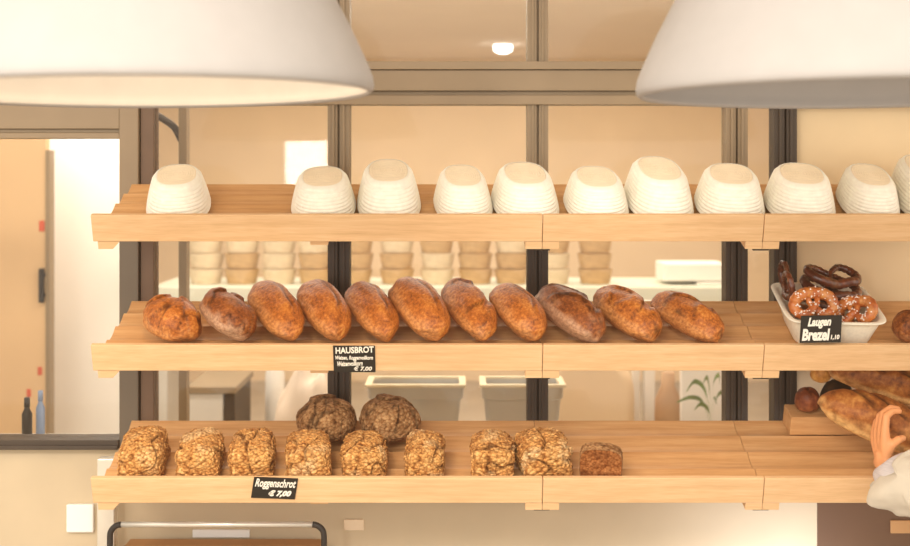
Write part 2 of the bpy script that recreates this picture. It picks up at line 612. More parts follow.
def make_shelf(row, i, label):
    x0, x1 = SEGX[i], SEGX[i + 1]
    L = x1 - x0
    root = thing('display_shelf', label, 'shelf', (x0, 0, ROWZ[row]), (TILT, 0, 0), 'oak bread shelves in three tiers')
    g = 0.0007
    lip = obj('front_lip', bx(g, L - g, 0, 0.015, -0.077, 0), 'oak', root, bevel=0.0025)
    bm = bmesh.new()
    xa = 0.013 if i == 0 else g
    xb = L - g
    N = 56
    prof = []
    for k in range(N + 1):
        y = 0.0155 + (SLEN - 0.0155) * k / N
        prof.append((y, plate_z(y)))
    prof += [(SLEN, -0.060), (0.0155, -0.060)]
    va = [bm.verts.new((xa, y, z)) for y, z in prof]
    vb = [bm.verts.new((xb, y, z)) for y, z in prof]
    n = len(prof)
    for k in range(n):
        bm.faces.new((va[k], va[(k + 1) % n], vb[(k + 1) % n], vb[k]))
    bm.faces.new(list(reversed(va)))
    bm.faces.new(vb)
    obj('shelf_board', bm, 'oak_board', root)
    ribs = [(0.013, 0.073, 'l'), (L - 0.046, L - g, 'r')] if i == 0 else [(g, 0.046, 'l'), (L - 0.046, L - g, 'r')]
    if i == 0:
        ribs.append(((308 - 90) * S0, (326 - 90) * S0, 'm'))
    for (a, b, s) in ribs:
        bm = bmesh.new()
        yf = 0.002 if s != 'm' else 0.025
        lo = -0.099 if s != 'm' else -0.096
        if s == 'l' and i == 0:
            vs = box(bm, a, b, yf, 0.35, lo, -0.0775)
            for v in vs[:4]:
                if v.co.x > (a + b) / 2:
                    v.co.x -= 0.02
        else:
            box(bm, a, b, yf, 0.35, lo, -0.0775)
        box(bm, a + .001, b - .001, 0.0155, 0.35, -0.0775, -0.0605)
        obj('rib', bm, 'oak', root)
    return root


TXT = {'top': 'under the white proofing baskets', 'middle': 'under the brown house loaves', 'bottom': 'under the small oat loaves'}
shelves = {}
LAB = {
    ('top', 0): 'long pale oak top shelf carrying the five white baskets on the left',
    ('top', 1): 'short oak top shelf between the two joints, carrying white baskets',
    ('top', 2): 'oak top shelf running out of frame right, carrying white baskets',
    ('middle', 0): 'long oak middle shelf with the black house-bread price card',
    ('middle', 1): 'short oak middle shelf under the last brown loaves, left of the pretzel tray',
    ('middle', 2): 'oak middle shelf holding the white pretzel tray',
    ('bottom', 0): 'long oak bottom shelf full of small oat crusted loaves',
    ('bottom', 1): 'mostly empty oak bottom shelf with the cut loaf at its left end',
    ('bottom', 2): 'oak bottom shelf under the hand with the rustic loaves',
}
for r in ('top', 'middle', 'bottom'):
    for i in range(3):
        shelves[(r, i)] = make_shelf(r, i, LAB[(r, i)])


def shelf_mat(row):
    return Matrix.Translation((0, 0, ROWZ[row])) @ Matrix.Rotation(TILT, 4, 'X')


# black steel brackets that carry the shelf joints
k = 0
for r, rn in (('top', 'top'), ('middle', 'middle'), ('bottom', 'bottom')):
    for px, jn in ((543, 'left joint'), (765, 'right joint')):
        mtx = shelf_mat(r)
        bm = bmesh.new()
        x = (px - CX) * S0
        box(bm, x - 0.022, x + 0.022, 0.012, 0.335, -0.108, -0.0995)
        box(bm, x - 0.022, x + 0.022, 0.325, 0.335, -0.162, -0.108)
        o = obj('shelf_bracket', bm, 'steel', bevel=0.001)
        o.matrix_world = mtx
        tag(o, 'dark steel bracket under the %s of the %s shelf' % (jn, rn), 'bracket', 'steel shelf brackets')


# ------------------------------------------------------------------ fitting on a shelf
MW = {}


def fit(o, row, box_px, yaw, roll=0.0, front=0.018, depth=None, krange=(0.7, 1.7), zpow=0.5, it=14):
    """seat o on the tray of a row against the lip: slide it along the shelf and size it to its outline in the photograph"""
    xm0, xm1, yt = box_px
    base = shelf_mat(row)
    R = Matrix.Rotation(yaw, 4, 'Z') @ Matrix.Rotation(roll, 4, 'Y')
    vs = []
    for q in [o] + list(o.children):
        if q.type == 'MESH':
            st = max(1, len(q.data.vertices) // 2500)
            vs += [v.co.copy() for v in list(q.data.vertices)[::st]]
    s, k = 1.0, 1.0
    lx = ((xm0 + xm1) / 2 - CX) * S0
    for _ in range(it):
        D = Matrix.Diagonal((s, s * k, s * k ** zpow, 1))
        RD = R @ D
        rv = [RD @ v for v in vs]
        lz = SURF + 0.0028 - min(v.z for v in rv)
        ly = front - min(v.y for v in rv if v.z + lz < 0.003)
        if depth is not None:
            ly = depth
        T = base @ Matrix.Translation((lx, ly, lz))
        pr = [proj(T @ v) for v in rv]
        a, b, t = min(p[0] for p in pr), max(p[0] for p in pr), min(p[1] for p in pr)
        o.matrix_world = T @ RD
        MW[o.name] = T @ RD
        s *= ((xm1 - xm0) / (b - a)) ** 0.9
        lx += ((xm0 + xm1) / 2 - (a + b) / 2) * S0
        lipy = {'top': 213, 'middle': 343, 'bottom': 476}[row] + 12
        if depth is not None:
            lipy = 456
        if True:
            k = max(krange[0], min(krange[1], k * ((lipy - yt) / (lipy - t)) ** 0.8))
    return s, k


def bvh_of(o):
    from mathutils.bvhtree import BVHTree
    vs, ps = [], []
    for q in [o] + list(o.children):
        if q.type == 'MESH':
            b = len(vs)
            mw = MW[o.name]
            vs += [mw @ v.co for v in q.data.vertices]
            ps += [tuple(b + i for i in p.vertices) for p in q.data.polygons]
    return BVHTree.FromPolygons(vs, ps)


def separate(items, n=14, f=0.982):
    """slim neighbouring loaves until they only touch"""
    for a, b in zip(items, items[1:]):
        for _ in range(n):
            if not bvh_of(a).overlap(bvh_of(b)):
                break
            for o in (a, b):
                MW[o.name] = MW[o.name] @ Matrix.Diagonal((f, 1, 0.5 + f / 2, 1))
                o.matrix_world = MW[o.name]


# ------------------------------------------------------------------ proofing baskets on the top shelf
def make_banneton(L, Wd, H, seed):
    root = bpy.data.objects.new('proofing_basket', None)
    C.objects.link(root)
    bm = bmesh.new()
    prof = []
    rings = 10
    n = rings * 6
    for k in range(n + 1):
        t = k / n
        r = 1.0 - 0.27 * t ** 1.25 - 0.07 * sstep(0.82, 1, t)
        r += 0.024 * abs(math.sin(PI * rings * t))
        prof.append((r, H * t))
    top = prof[-1][0]
    for q in (0.97, 0.93):
        prof.append((top * q, H + 0.001))
    inner = [(0.955, 0.0), (0.90, 0.012)] + [(0.94 - 0.2 * t, 0.002 + (H - 0.014) * t) for t in (0.3, 0.6, 1.0)]
    lathe(bm, list(reversed(inner)) + prof, 72, Wd / 2, L / 2, 2.5, cap0=True)
    obj('coiled_wall', bm, 'banneton', root, smooth=True)
    bm = bmesh.new()
    pr = []
    m = 60
    for k in range(m + 1):
        r = top * (0.925 - 0.915 * k / m)
        pr.append((r, H + 0.0005 + 0.0012 * abs(math.sin(PI * 8 * k / m))))
    lathe(bm, pr, 72, Wd / 2, L / 2, 2.5, cap1=True)
    obj('flat_base', bm, 'banneton_base', root, smooth=True)
    return root


bspec = [  # left, right, top px, yaw
    (146, 211, 164, 11, 'leftmost white coiled proofing basket, standing alone at the left end of the top shelf'),
    (291, 356, 166, 5.5, 'upturned white proofing basket, left one of the tight row, right of the bare gap'),
    (357, 421, 159, 4.5, 'tall white proofing basket leaning upright just right of the second basket'),
    (430, 496, 163, 5, 'white proofing basket in front of the clear pane, left of the mullion basket'),
    (487, 563, 160, 4.5, 'slanted white proofing basket in front of the middle mullion above the left shelf joint'),
    (559, 633, 164, 1, 'slanted cream proofing basket just right of the left shelf joint'),
    (619, 698, 154, 1, 'tallest slanted white proofing basket, between the joint basket and the beige ones'),
    (694, 765, 163, -7, 'beige topped proofing basket in front of the right mullion'),
    (762, 837, 162, -9, 'beige proofing basket just right of the right shelf joint'),
    (829, 907, 160, -8, 'slanted cream proofing basket before the tan wall panel, second from the frame edge'),
    (883, 961, 151, -8, 'proofing basket cut off by the right frame edge'),
]
bann = []
for i, (a, b, t, yw, lab) in enumerate(bspec):
    o = make_banneton(0.285, 0.185, 0.085, i)
    tag(o, lab, 'basket', 'white proofing baskets on the top shelf')
    fit(o, 'top', (a, b, t), math.radians(yw), zpow=1.0)
    bann.append(o)

separate(bann)

# ------------------------------------------------------------------ house loaves on the middle shelf


def make_loaf(name, mat, L, Wd, H, seed, sub=5, crack='line', flour=0.6, lump=0.07, pw=2.5):
    vs, fs = ico(sub)
    off = Vector((seed * 7.31, seed * 3.17, seed * 1.93))
    out, tone = [], []
    for v in vs:
        x, y, z = v.x, v.y, v.z
        r0 = math.sqrt(max(1e-9, x * x + z * z))
        yy = math.copysign(abs(y) ** 0.9, y)
        rr_ = max(0.0, 1 - abs(yy) ** pw) ** 0.5
        cx_, cz_ = x / r0, z / r0
        pq = 2.2 if cz_ > 0 else 2.2 + 0.8 * min(1, -cz_ * 2)
        kk = (abs(cx_) ** pq + abs(cz_) ** pq) ** (-1.0 / pq)
        x, y, z = cx_ * kk * rr_, yy, cz_ * kk * rr_
        zz = z if z > 0 else z * 0.62
        n = noise.noise(v * 1.5 + off) * lump + noise.noise(v * 4.0 + off) * lump * 0.35 + noise.noise(v * 11.0 + off) * lump * 0.16
        p = Vector((x * Wd / 2, y * L / 2, zz * H * 0.64)) * (1 + n)
        cr = 0.0
        if z > 0.0:
            wob = noise.noise(Vector((y * 2.2, seed, 0))) * 0.22
            if crack == 'line':
                dx = x + 0.42 - wob
                e = math.exp(-(dx / 0.05) ** 2) * sstep(0.75, 0.35, abs(y + 0.1))
                r1 = math.exp(-((dx - 0.12) / 0.08) ** 2) * sstep(0.75, 0.35, abs(y + 0.1))
                p.z -= e * 0.005
                p += Vector((0, 0, 1)) * r1 * 0.004
                cr = e * 0.75
            elif crack == 'torn':
                q = noise.noise(Vector((x * 2.0, y * 2.0, seed * 2.1)))
                s = sstep(0.02, 0.10, q)
                p += Vector((x * 0.3, y * 0.2, 1.0)) * s * 0.008
                cr = math.exp(-((q - 0.05) / 0.05) ** 2) * 0.8
            elif crack == 'slash':
                for y0 in (-0.62, -0.22, 0.18, 0.55):
                    e = math.exp(-((y - y0 - x * 0.45 - wob * 0.4) / 0.055) ** 2) * sstep(0.85, 0.55, abs(x - 0.05))
                    p.z -= e * 0.007
                    cr = max(cr, e * 0.9)
            elif crack == 'cross':
                for dd in (x - y * 0.5 - wob, x + y * 0.55 - wob + 0.2):
                    e = math.exp(-(dd / 0.06) ** 2) * sstep(0.8, 0.5, abs(y))
                    p.z -= e * 0.006
                    cr = max(cr, e * 0.85)
        fl = flour * sstep(0.15, -0.35, z + noise.noise(v * 3 + off) * 0.35)
        fl += 0.25 * flour * sstep(0.3, 0.55, noise.noise(v * 2.2 + off * 1.7))
        out.append(p)
        tone.append((min(1, cr), min(1, fl)))
    me = bpy.data.meshes.new(name)
    me.from_pydata(out, [], fs)
    set_tone(me, tone)
    return link(name, me, mat)


hspec = [  # left, right, top, yaw, roll, material, crack
    (138, 206, 299, 36, 14, 'haus', 'torn', 'broad golden torn crust loaf lying at the left end of the row'),
    (194, 262, 286, 30, 42, 'haus_dark', 'torn', 'darker house loaf with floury grey flank, second in the row'),
    (245, 307, 277, 26, 45, 'haus', 'line', 'round golden brown house loaf third from the left end'),
    (294, 354, 276, 22, 45, 'haus', 'line', 'house loaf with a straight slash, in front of the left mullion'),
    (342, 402, 277, 21, 45, 'haus', 'line', 'house loaf above the black price card, right of the mullion'),
    (385, 453, 273, 21, 45, 'haus', 'line', 'large house loaf with a long pale slash right of the price card'),
    (439, 499, 271, 18, 45, 'haus', 'torn', 'tallest glossy house loaf in the row'),
    (487, 549, 280, 20, 45, 'haus', 'line', 'house loaf with a white shine left of the dark knotted loaf'),
    (535, 605, 280, 27, 42, 'haus_dark', 'torn', 'dark knotted house loaf at the shelf joint'),
    (594, 662, 282, 26, 40, 'haus', 'torn', 'golden house loaf, last but one at the right end'),
    (652, 723, 286, 28, 36, 'haus', 'torn', 'house loaf lying flattest at the right end of the row'),
]
row_ = []
for i, (a, b, t, yw, rl, mt, ck, lab) in enumerate(hspec):
    o = make_loaf('house_loaf', mt, 0.245, 0.145, 0.108, i + 1, 5, ck, 0.22 if mt == 'haus' else 0.6)
    tag(o, lab + ' on the middle shelf' if len(lab.split()) < 12 else lab, 'loaf of bread', 'brown house loaves on the middle shelf')
    fit(o, 'middle', (a, b, t), math.radians(yw), math.radians(rl))
    row_.append(o)
separate(row_, 22, 0.986)


# ------------------------------------------------------------------ oat crusted loaves on the bottom shelf
def make_tin(name, mat, L, Wd, H, seed, N=44, rough=0.008, pw=4.5, taper=0.03):
    """tin loaf: rounded block with a domed, split, seed-crusted top"""
    vs, fs = ico(6)
    off = Vector((seed * 5.1, seed * 2.3, seed * 4.7))
    out, tone = [], []
    for v in vs:
        x, y, z = v
        pq = pw if z > 0 else pw + 6 * min(1, -z * 2)
        k = (abs(x) ** pq + abs(y) ** pq + abs(z) ** pq) ** (-1.0 / pq)
        x, y, z = x * k, y * k, z * k
        tp = 1 - taper * (0.5 - z * 0.5)
        p = Vector((x * Wd / 2 * tp, y * L / 2 * tp, z * H / 2))
        if z > 0:
            p.z += H * 0.16 * (1 - x * x) * (1 - 0.5 * y * y) * z
        nv = Vector((x, y, z)).normalized()
        q = p * 100.0
        d = noise.voronoi(q * 1.15 + off)[0][0]
        seedh = max(0.0, 0.55 - d) * 1.6
        n = noise.noise(p * 22 + off) * 0.8 + noise.noise(p * 60 + off) * 0.35
        p += nv * (rough * 0.75 * seedh + rough * 0.9 * n)
        cr = 0.0
        if z > -0.4:
            g = noise.noise(Vector((p.x * 16, p.y * 9, p.z * 12)) + off * 1.3)
            e = math.exp(-(g / 0.05) ** 2) * sstep(-0.1, 0.25, noise.noise(p * 9 + off * 3.1) + 0.15)
            p -= nv * e * 0.009
            cr = e * 0.95
        cr = max(cr, 0.45 * sstep(0.45, 0.8, d))
        out.append(p)
        tone.append((min(1, cr), 0.5 * sstep(0.1, 0.5, noise.noise(p * 14 + off * 2.2))))
    me = bpy.data.meshes.new(name)
    me.from_pydata(out, [], fs)
    set_tone(me, tone)
    return link(name, me, mat)


ospec = [
    (117, 171, 425, 3, 'oat crusted tin loaf at the left end of the bottom shelf'),
    (174, 226, 427, 2, 'oat crusted tin loaf second from the left end of the bottom shelf'),
    (227, 277, 427, 5, 'oat crusted tin loaf directly above the tilted price card'),
    (284, 332, 429, 5, 'oat crusted tin loaf in front of the left dark rye loaf'),
    (340, 388, 430, 3, 'oat crusted tin loaf between and before the two dark rye loaves'),
    (403, 446, 429, 0, 'oat crusted tin loaf to the right of both dark rye loaves'),
    (469, 516, 428, 0, 'oat crusted tin loaf standing after the gap, left of the slanted one'),
    (513, 574, 428, 9, 'slanted oat crusted tin loaf beside the cut half loaf'),
]
row_ = []
for i, (a, b, t, yw, lab) in enumerate(ospec):
    o = make_tin('oat_loaf', 'seeded', 0.175, 0.118, 0.088, i + 1)
    tag(o, lab, 'loaf of bread', 'oat crusted loaves on the bottom shelf')
    fit(o, 'bottom', (a, b, t), math.radians(yw), zpow=0.7)
    row_.append(o)
separate(row_)

# the cut half loaf
root = thing('cut_loaf', 'cut half loaf with its brown crumb facing out, beside the slanted oat loaf', 'loaf of bread')


def cut_outline(sx, h):
    pts = []
    for k in range(40):
        a = PI * k / 39
        c, s = math.cos(a), math.sin(a)
        pts.append((math.copysign(abs(c) ** 0.55, c) * sx, h * 0.52 + abs(s) ** 0.55 * h * 0.48))
    return [(sx * 0.94, 0)] + pts + [(-sx * 0.94, 0)]


bm = bmesh.new()
rng = random.Random(4)
ol = cut_outline(0.052, 0.104)
rings = []
for j in range(9):
    y = 0.004 + 0.05 * j / 8
    sc_ = 1.0 if j < 7 else (0.95 if j == 7 else 0.84)
    rings.append([bm.verts.new((x * sc_ + rng.uniform(-.0012, .0012), y, z * sc_ + rng.uniform(-.0012, .0012) if z > 0 else 0)) for x, z in ol])
for a, b in zip(rings, rings[1:]):
    for k in range(len(ol)):
        q = (k + 1) % len(ol)
        bm.faces.new((a[k], a[q], b[q], b[k]))
bm.faces.new(rings[-1])
bm.faces.new(list(reversed(rings[0])))
obj('crust', bm, 'rye', root, smooth=False)
bm = bmesh.new()
f0 = [bm.verts.new((x * 0.97, 0.0, 0.001 + z * 0.975)) for x, z in ol]
f1 = [bm.verts.new((x * 0.97, 0.004, 0.001 + z * 0.975)) for x, z in ol]
bm.faces.new(f0)
for k in range(len(ol)):
    q = (k + 1) % len(ol)
    bm.faces.new((f0[k], f0[q], f1[q], f1[k]))
obj('crumb_face', bm, 'crumb', root)
fit(root, 'bottom', (579, 623, 442), math.radians(-8), zpow=1.0, krange=(0.8, 1.3))

for i, (a, b, t, yw, dp, rl, lab) in enumerate((
        (296, 357, 400, 34, 0.268, 10, 'dark rye loaf lying behind the oat loaves, the left one of two'),
        (359, 421, 397, 30, 0.268, 14, 'dark rye loaf with deep cracks behind the oat loaves, the right one of two'))):
    o = make_loaf('rye_loaf', 'rye', 0.20, 0.15, 0.12, 40 + i, 6, 'torn', 0.2, 0.07, 2.8)
    tag(o, lab, 'loaf of bread', 'dark rye loaves at the back of the bottom shelf')
    fit(o, 'bottom', (a, b, t), math.radians(yw), math.radians(rl), depth=dp)


# ------------------------------------------------------------------ price cards
def text_mesh(body, size, shear=0.0, offset=0.0, sx=1.0):
    cu = bpy.data.curves.new('t', 'FONT')
    cu.body = body
    cu.size = size
    cu.shear = shear
    cu.offset = offset
    cu.extrude = 0.0003
    cu.align_x = 'LEFT'
    cu.resolution_u = 3
    t = bpy.data.objects.new('t', cu)
    C.objects.link(t)
    bpy.context.view_layer.update()
    dg = bpy.context.evaluated_depsgraph_get()
    me = bpy.data.meshes.new_from_object(t.evaluated_get(dg))
    bpy.data.objects.remove(t)
    for v in me.vertices:
        v.co.x *= sx
    return me


def fit_text(me, x0, x1, yb, h, slope=0.0):
    """stretch a line of lettering into the card's writing field"""
    xs = [v.co.x for v in me.vertices]
    ys = [v.co.y for v in me.vertices]
    ax, bx_ = min(xs), max(xs)
    ay, by = min(ys), max(ys)
    for v in me.vertices:
        u = (v.co.x - ax) / (bx_ - ax)
        v.co.x = x0 + u * (x1 - x0)
        v.co.y = yb + (v.co.y - ay) / (by - ay) * h + slope * u
    return me


def price_card(label, w_, h_, lines, skew=0.0, top_out=0.0):
    root = thing('price_card', label, 'price card', group=None)
    bm = bmesh.new()
    vs = box(bm, 0, w_, -0.0012, 0.0012, 0, h_)
    for v in vs:
        v.co.x += skew * v.co.z / h_
    obj('card', bm, 'card_black', root, bevel=0.0006)
    for (body, x0, x1, zb, h, sl, sh, off) in lines:
        me = fit_text(text_mesh(body, 0.02, sh, off), x0, x1, zb, h, sl)
        for v in me.vertices:
            x, y, z = v.co
            v.co = (x + skew * y / h_, -0.0017 - z, y)
        o = link('lettering', me, 'chalk', root, smooth=False)
        o['label'] = 'white chalk lettering'
    return root


def hang_on_lip(card, row, px0, py_bottom, ang=0.0):
    base = shelf_mat(row)
    x = (px0 - CX) * S0
    zloc = -(py_bottom - {'top': 213, 'middle': 343, 'bottom': 476}[row]) * S0 / math.cos(TILT)
    card.matrix_world = base @ Matrix.Translation((x, -0.0025, zloc)) @ Matrix.Rotation(ang, 4, 'Y')


wc, hc = 42 * S0, 28 * S0 / math.cos(TILT)
card = price_card('black chalk price card on the middle shelf lip reading HAUSBROT', wc, hc, [
    ('HAUSBROT', 0.06 * wc, 0.97 * wc, 0.70 * hc, 0.24 * hc, 0.05 * hc, 0, 0.0006),
    ('Weizen, Roggenvollkorn', 0.05 * wc, 0.95 * wc, 0.44 * hc, 0.19 * hc, 0.0, 0.25, 0.0006),
    ('Weizenvollkorn', 0.09 * wc, 0.70 * wc, 0.23 * hc, 0.18 * hc, 0.03 * hc, 0.25, 0.0006),
    ('\u20ac 7,00', 0.48 * wc, 0.92 * wc, 0.04 * hc, 0.19 * hc, 0.0, 0.2, 0.0006)])
hang_on_lip(card, 'middle', 333, 371)
wc, hc = 44 * S0, 23 * S0 / math.cos(TILT)
card = price_card('tilted black chalk price card on the bottom shelf lip, rye bread', wc, hc, [
    ('Roggenschrot', 0.05 * wc, 0.97 * wc, 0.44 * hc, 0.50 * hc, 0.0, 0.2, 0.0005),
    ('\u20ac 7,00', 0.38 * wc, 0.90 * wc, 0.07 * hc, 0.34 * hc, 0.02 * hc, 0.25, 0.0012)], skew=0.009)
hang_on_lip(card, 'bottom', 250, 496.5, math.radians(2.5))

# ------------------------------------------------------------------ pretzel tray
TB = shelf_mat('middle')


def tray_mesh(bm, w0, l0, w1, l1, h, th=0.006, r=2 * 2.6):
    prof = [(0.0, 0.0), (1.0, 0.0)]
    rings = []
    def ring(wd, ln, z, n=64, pw=7.0):
        vs = []
        for k in range(n):
            a = 2 * PI * k / n
            c, s = math.cos(a), math.sin(a)
            e = 2 / pw
            vs.append(bm.verts.new((math.copysign(abs(c) ** e, c) * wd / 2, math.copysign(abs(s) ** e, s) * ln / 2, z)))
        return vs
    R = [ring(w0, l0, 0)]
    for t in (0.02, 0.25, 0.5, 0.75, 0.93):
        R.append(ring(w0 + (w1 - w0) * t, l0 + (l1 - l0) * t, h * t + 0.001))
    R.append(ring(w1 + 0.014, l1 + 0.014, h * 0.95))
    R.append(ring(w1 + 0.018, l1 + 0.018, h * 0.98))
    R.append(ring(w1 + 0.012, l1 + 0.012, h))
    R.append(ring(w1 - 0.006, l1 - 0.006, h))
    for t in (0.9, 0.5, 0.1):
        R.append(ring(w0 + (w1 - w0) * t - 2 * th, l0 + (l1 - l0) * t - 2 * th, h * t + 0.004))
    for a, b in zip(R, R[1:]):
        for k in range(64):
            bm.faces.new((a[k], a[(k + 1) % 64], b[(k + 1) % 64], b[k]))
    bm.faces.new(list(reversed(R[0])))
    bm.faces.new(R[-1])


bm = bmesh.new()
tray_mesh(bm, 0.20, 0.21, 0.256, 0.270, 0.085)
tray = tag(obj('pretzel_tray', bm, 'tray', smooth=True), 'white tapered tray of pretzels on the middle shelf', 'tray')
TY, TX = 0.170, 1.05 - SEGX[0] * 0
TZ = SURF + 0.0025
tray.matrix_world = TB @ Matrix.Translation((TX, TY, TZ)) @ Matrix.Rotation(math.radians(-3), 4, 'Z')
TM = TB @ Matrix.Translation((TX, TY, TZ))

wc, hc = 41 * S0, 27 * S0
card = price_card('black chalk price card leaning on the pretzel tray', wc, hc, [
    ('Laugen', 0.17 * wc, 0.74 * wc, 0.50 * hc, 0.42 * hc, 0.02 * hc, 0.25, 0.0009),
    ('Brezel', 0.05 * wc, 0.72 * wc, 0.07 * hc, 0.44 * hc, 0.0, 0.1, 0.0009),
    ('1,10', 0.75 * wc, 0.96 * wc, 0.08 * hc, 0.2 * hc, 0.0, 0.1, 0.0008)], skew=0.010)
card.matrix_world = Matrix.Translation(P(799.5, 343.0, -0.012)) @ Matrix.Rotation(math.radians(-1), 4, 'Y') @ Matrix.Rotation(math.radians(-12), 4, 'X')


def pretzel_path(s=1.0):
    pts = [(-0.020, -0.050), (-0.012, -0.022), (0.008, 0.0), (0.034, 0.022), (0.064, 0.018), (0.080, -0.012), (0.066, -0.046),
           (0.034, -0.062), (0.0, -0.066)]
    # right strand ends low left; mirror for the other strand
    right = [Vector((x, y, 0.008 * math.sin(i * 0.9))) for i, (x, y) in enumerate(pts)]
    left = [Vector((-p.x, p.y, -p.z)) for p in right]
    full = list(left) + list(reversed(right))[1:]
    return [p * s for p in smooth_path(full, 7)]


def make_pretzel(mat, s, seed, thick=0.013, salt=True):
    path = pretzel_path(s)
    n = len(path)
    rad = []
    for i in range(n):
        t = abs(i / (n - 1) - 0.5) * 2
        rad.append(thick * s * (1.0 - 0.62 * t ** 1.6) + 0.0008 * math.sin(i * 1.7 + seed))
    bm = bmesh.new()
    tube(bm, path, rad, 14)
    me = bpy.data.meshes.new('pretzel')
    bmesh.ops.recalc_face_normals(bm, faces=bm.faces)
    bm.to_mesh(me)
    bm.free()
    set_tone(me, [(0, 0.35 if noise.noise(v.co * 30) > 0.25 else 0) for v in me.vertices])
    o = link('pretzel', me, mat)
    if salt:
        rg = random.Random(seed)
        bm = bmesh.new()
        for _ in range(85):
            i = rg.randrange(6, n - 6)
            a = rg.uniform(0.15 * PI, 0.85 * PI)
            t = (path[i + 1] - path[i]).normalized()
            side = Vector((0, 0, 1)).cross(t).normalized()
            p = path[i] + (Vector((0, 0, 1)) * math.sin(a) + side * math.cos(a)) * rad[i]
            r = rg.uniform(0.0011, 0.0021)
            m_ = Matrix.Translation(p) @ Euler((rg.random() * 3, rg.random() * 3, rg.random() * 3)).to_matrix().to_4x4()
            vs = box(bm, -r, r, -r, r, -r, r)
            for v in vs:
                v.co = m_ @ v.co
        so = obj('salt_grains', bm, 'salt', o)
        so['kind'] = 'stuff'
    return o


def put(o, loc, rot):
    o.matrix_world = TM @ Matrix.Translation(loc) @ Euler([math.radians(a) for a in rot], 'XYZ').to_matrix().to_4x4()


GP = 'pretzels in the white tray'
for (mt, sz, th, sl_, lc, rt, lab) in (
        ('pretzel', 0.68, 0.026, True, (-0.056, -0.068, 0.096), (-52, 0, 186), 'salted golden pretzel facing out at the left front of the tray'),
        ('pretzel', 0.66, 0.026, True, (0.052, -0.082, 0.082), (-42, 22, 150), 'salted golden pretzel seen edge on at the right front of the tray'),
        ('pretzel_dark', 0.88, 0.012, False, (-0.104, 0.058, 0.142), (82, 0, 82), 'dark pretzel standing upright at the back left of the tray'),
        ('pretzel_dark', 0.92, 0.015, False, (0.024, 0.066, 0.150), (8, 3, 8), 'dark pretzel topmost of the stack at the back of the tray'),
        ('pretzel_dark', 0.94, 0.015, False, (0.026, 0.064, 0.114), (8, 3, -10), 'dark pretzel second down in the stack at the back of the tray'),
        ('pretzel_dark', 0.86, 0.015, False, (0.012, 0.055, 0.078), (8, 3, 12), 'dark pretzel third down in the stack at the back of the tray'),
        ('pretzel', 0.78, 0.014, False, (0.0, 0.066, 0.034), (0, 0, 4), 'plain brown pretzel lying flat at the bottom of the tray, at the back'),
        ('pretzel', 0.78, 0.014, False, (0.0, -0.066, 0.034), (0, 0, 178), 'plain brown pretzel lying flat under the two salted ones')):
    o = tag(make_pretzel(mt, sz, len(lab), th, sl_), lab, 'pretzel', GP)
    o.name = 'pretzel'
    put(o, lc, rt)

# ------------------------------------------------------------------ rolls and rustic loaves on the right
mtx = shelf_mat('bottom')
o = obj('serving_board', bx((792 - CX) * S0 * 1.08, (856 - CX) * S0 * 1.08, 0.285, 0.365, SURF + 0.0028, SURF + 0.062), 'oak_board', bevel=0.003)
o.matrix_world = mtx
tag(o, 'small oak riser block at the back of the bottom shelf under the dark rolls', 'board')
for i, (px, py, row, mt, sz, yl, lab) in enumerate((
        (832, 391, 'bottom', 'roll_black', 0.095, 0.325, 'round blackened roll left of the rustic loaves'),
        (803, 392, 'bottom', 'roll_red', 0.072, 0.325, 'red brown roll left of the blackened roll'),
        (816, 370, 'bottom', 'roll_gold', 0.06, 0.345, 'small golden roll perched on the red brown and blackened rolls'),
        (908, 324, 'middle', 'haus_dark', 0.086, 0.10, 'dark roll cut by the right frame edge beside the pretzel tray'))):
    o = make_loaf('bread_roll', mt, sz, sz, sz * 0.95, 60 + i, 4, 'cross', 0.2, 0.06, 2.2)
    tag(o, lab, 'bread roll', 'rolls at the right end of the shelves')
    zl = SURF + (0.062 if row == 'bottom' else 0.003) + 0.002 + 0.38 * sz * 1.04 + (0.084 if mt == 'roll_gold' else 0)
    x = (px - CX) * S0 * (1.105 if row == 'bottom' else 1.03)
    o.matrix_world = shelf_mat(row) @ Matrix.Translation((x, yl, zl)) @ Matrix.Rotation(0.5 * i, 4, 'Z')


def rustic(label, p_left, p_right, Wd, H, seed, roll, mt='rustic'):
    """long loaf laid between two points"""
    ax = (p_right - p_left)
    o = make_loaf('rustic_loaf', mt, ax.length, Wd, H, seed, 5, 'slash', 0.9, 0.07, 2.2)
    tag(o, label, 'loaf of bread', 'rustic loaves at the right end')
    yax = -ax.normalized()
    zax = (Vector((0, -0.40, 0.92)))
    zax = (zax - yax * zax.dot(yax)).normalized()
    xax = yax.cross(zax)
    m_ = Matrix((xax, yax, zax)).transposed().to_4x4()
    o.matrix_world = Matrix.Translation((p_left + p_right) / 2) @ m_ @ Matrix.Rotation(roll, 4, 'Y')
    return o


rustic('rustic loaf held by the hand at the right edge', P(818, 399, 0.14), P(957, 455, 0.06), 0.135, 0.12, 71, 0.15)
rustic('upper rustic loaf lying on the held loaf', P(826, 367, 0.25), P(975, 404, 0.16), 0.11, 0.10, 74, 0.0)
rustic('dark rustic loaf at the back of the pile on the right edge', P(868, 366, 0.335), P(990, 384, 0.30), 0.075, 0.075, 78, 0.0, 'haus_dark')

# ------------------------------------------------------------------ the hand and sleeve


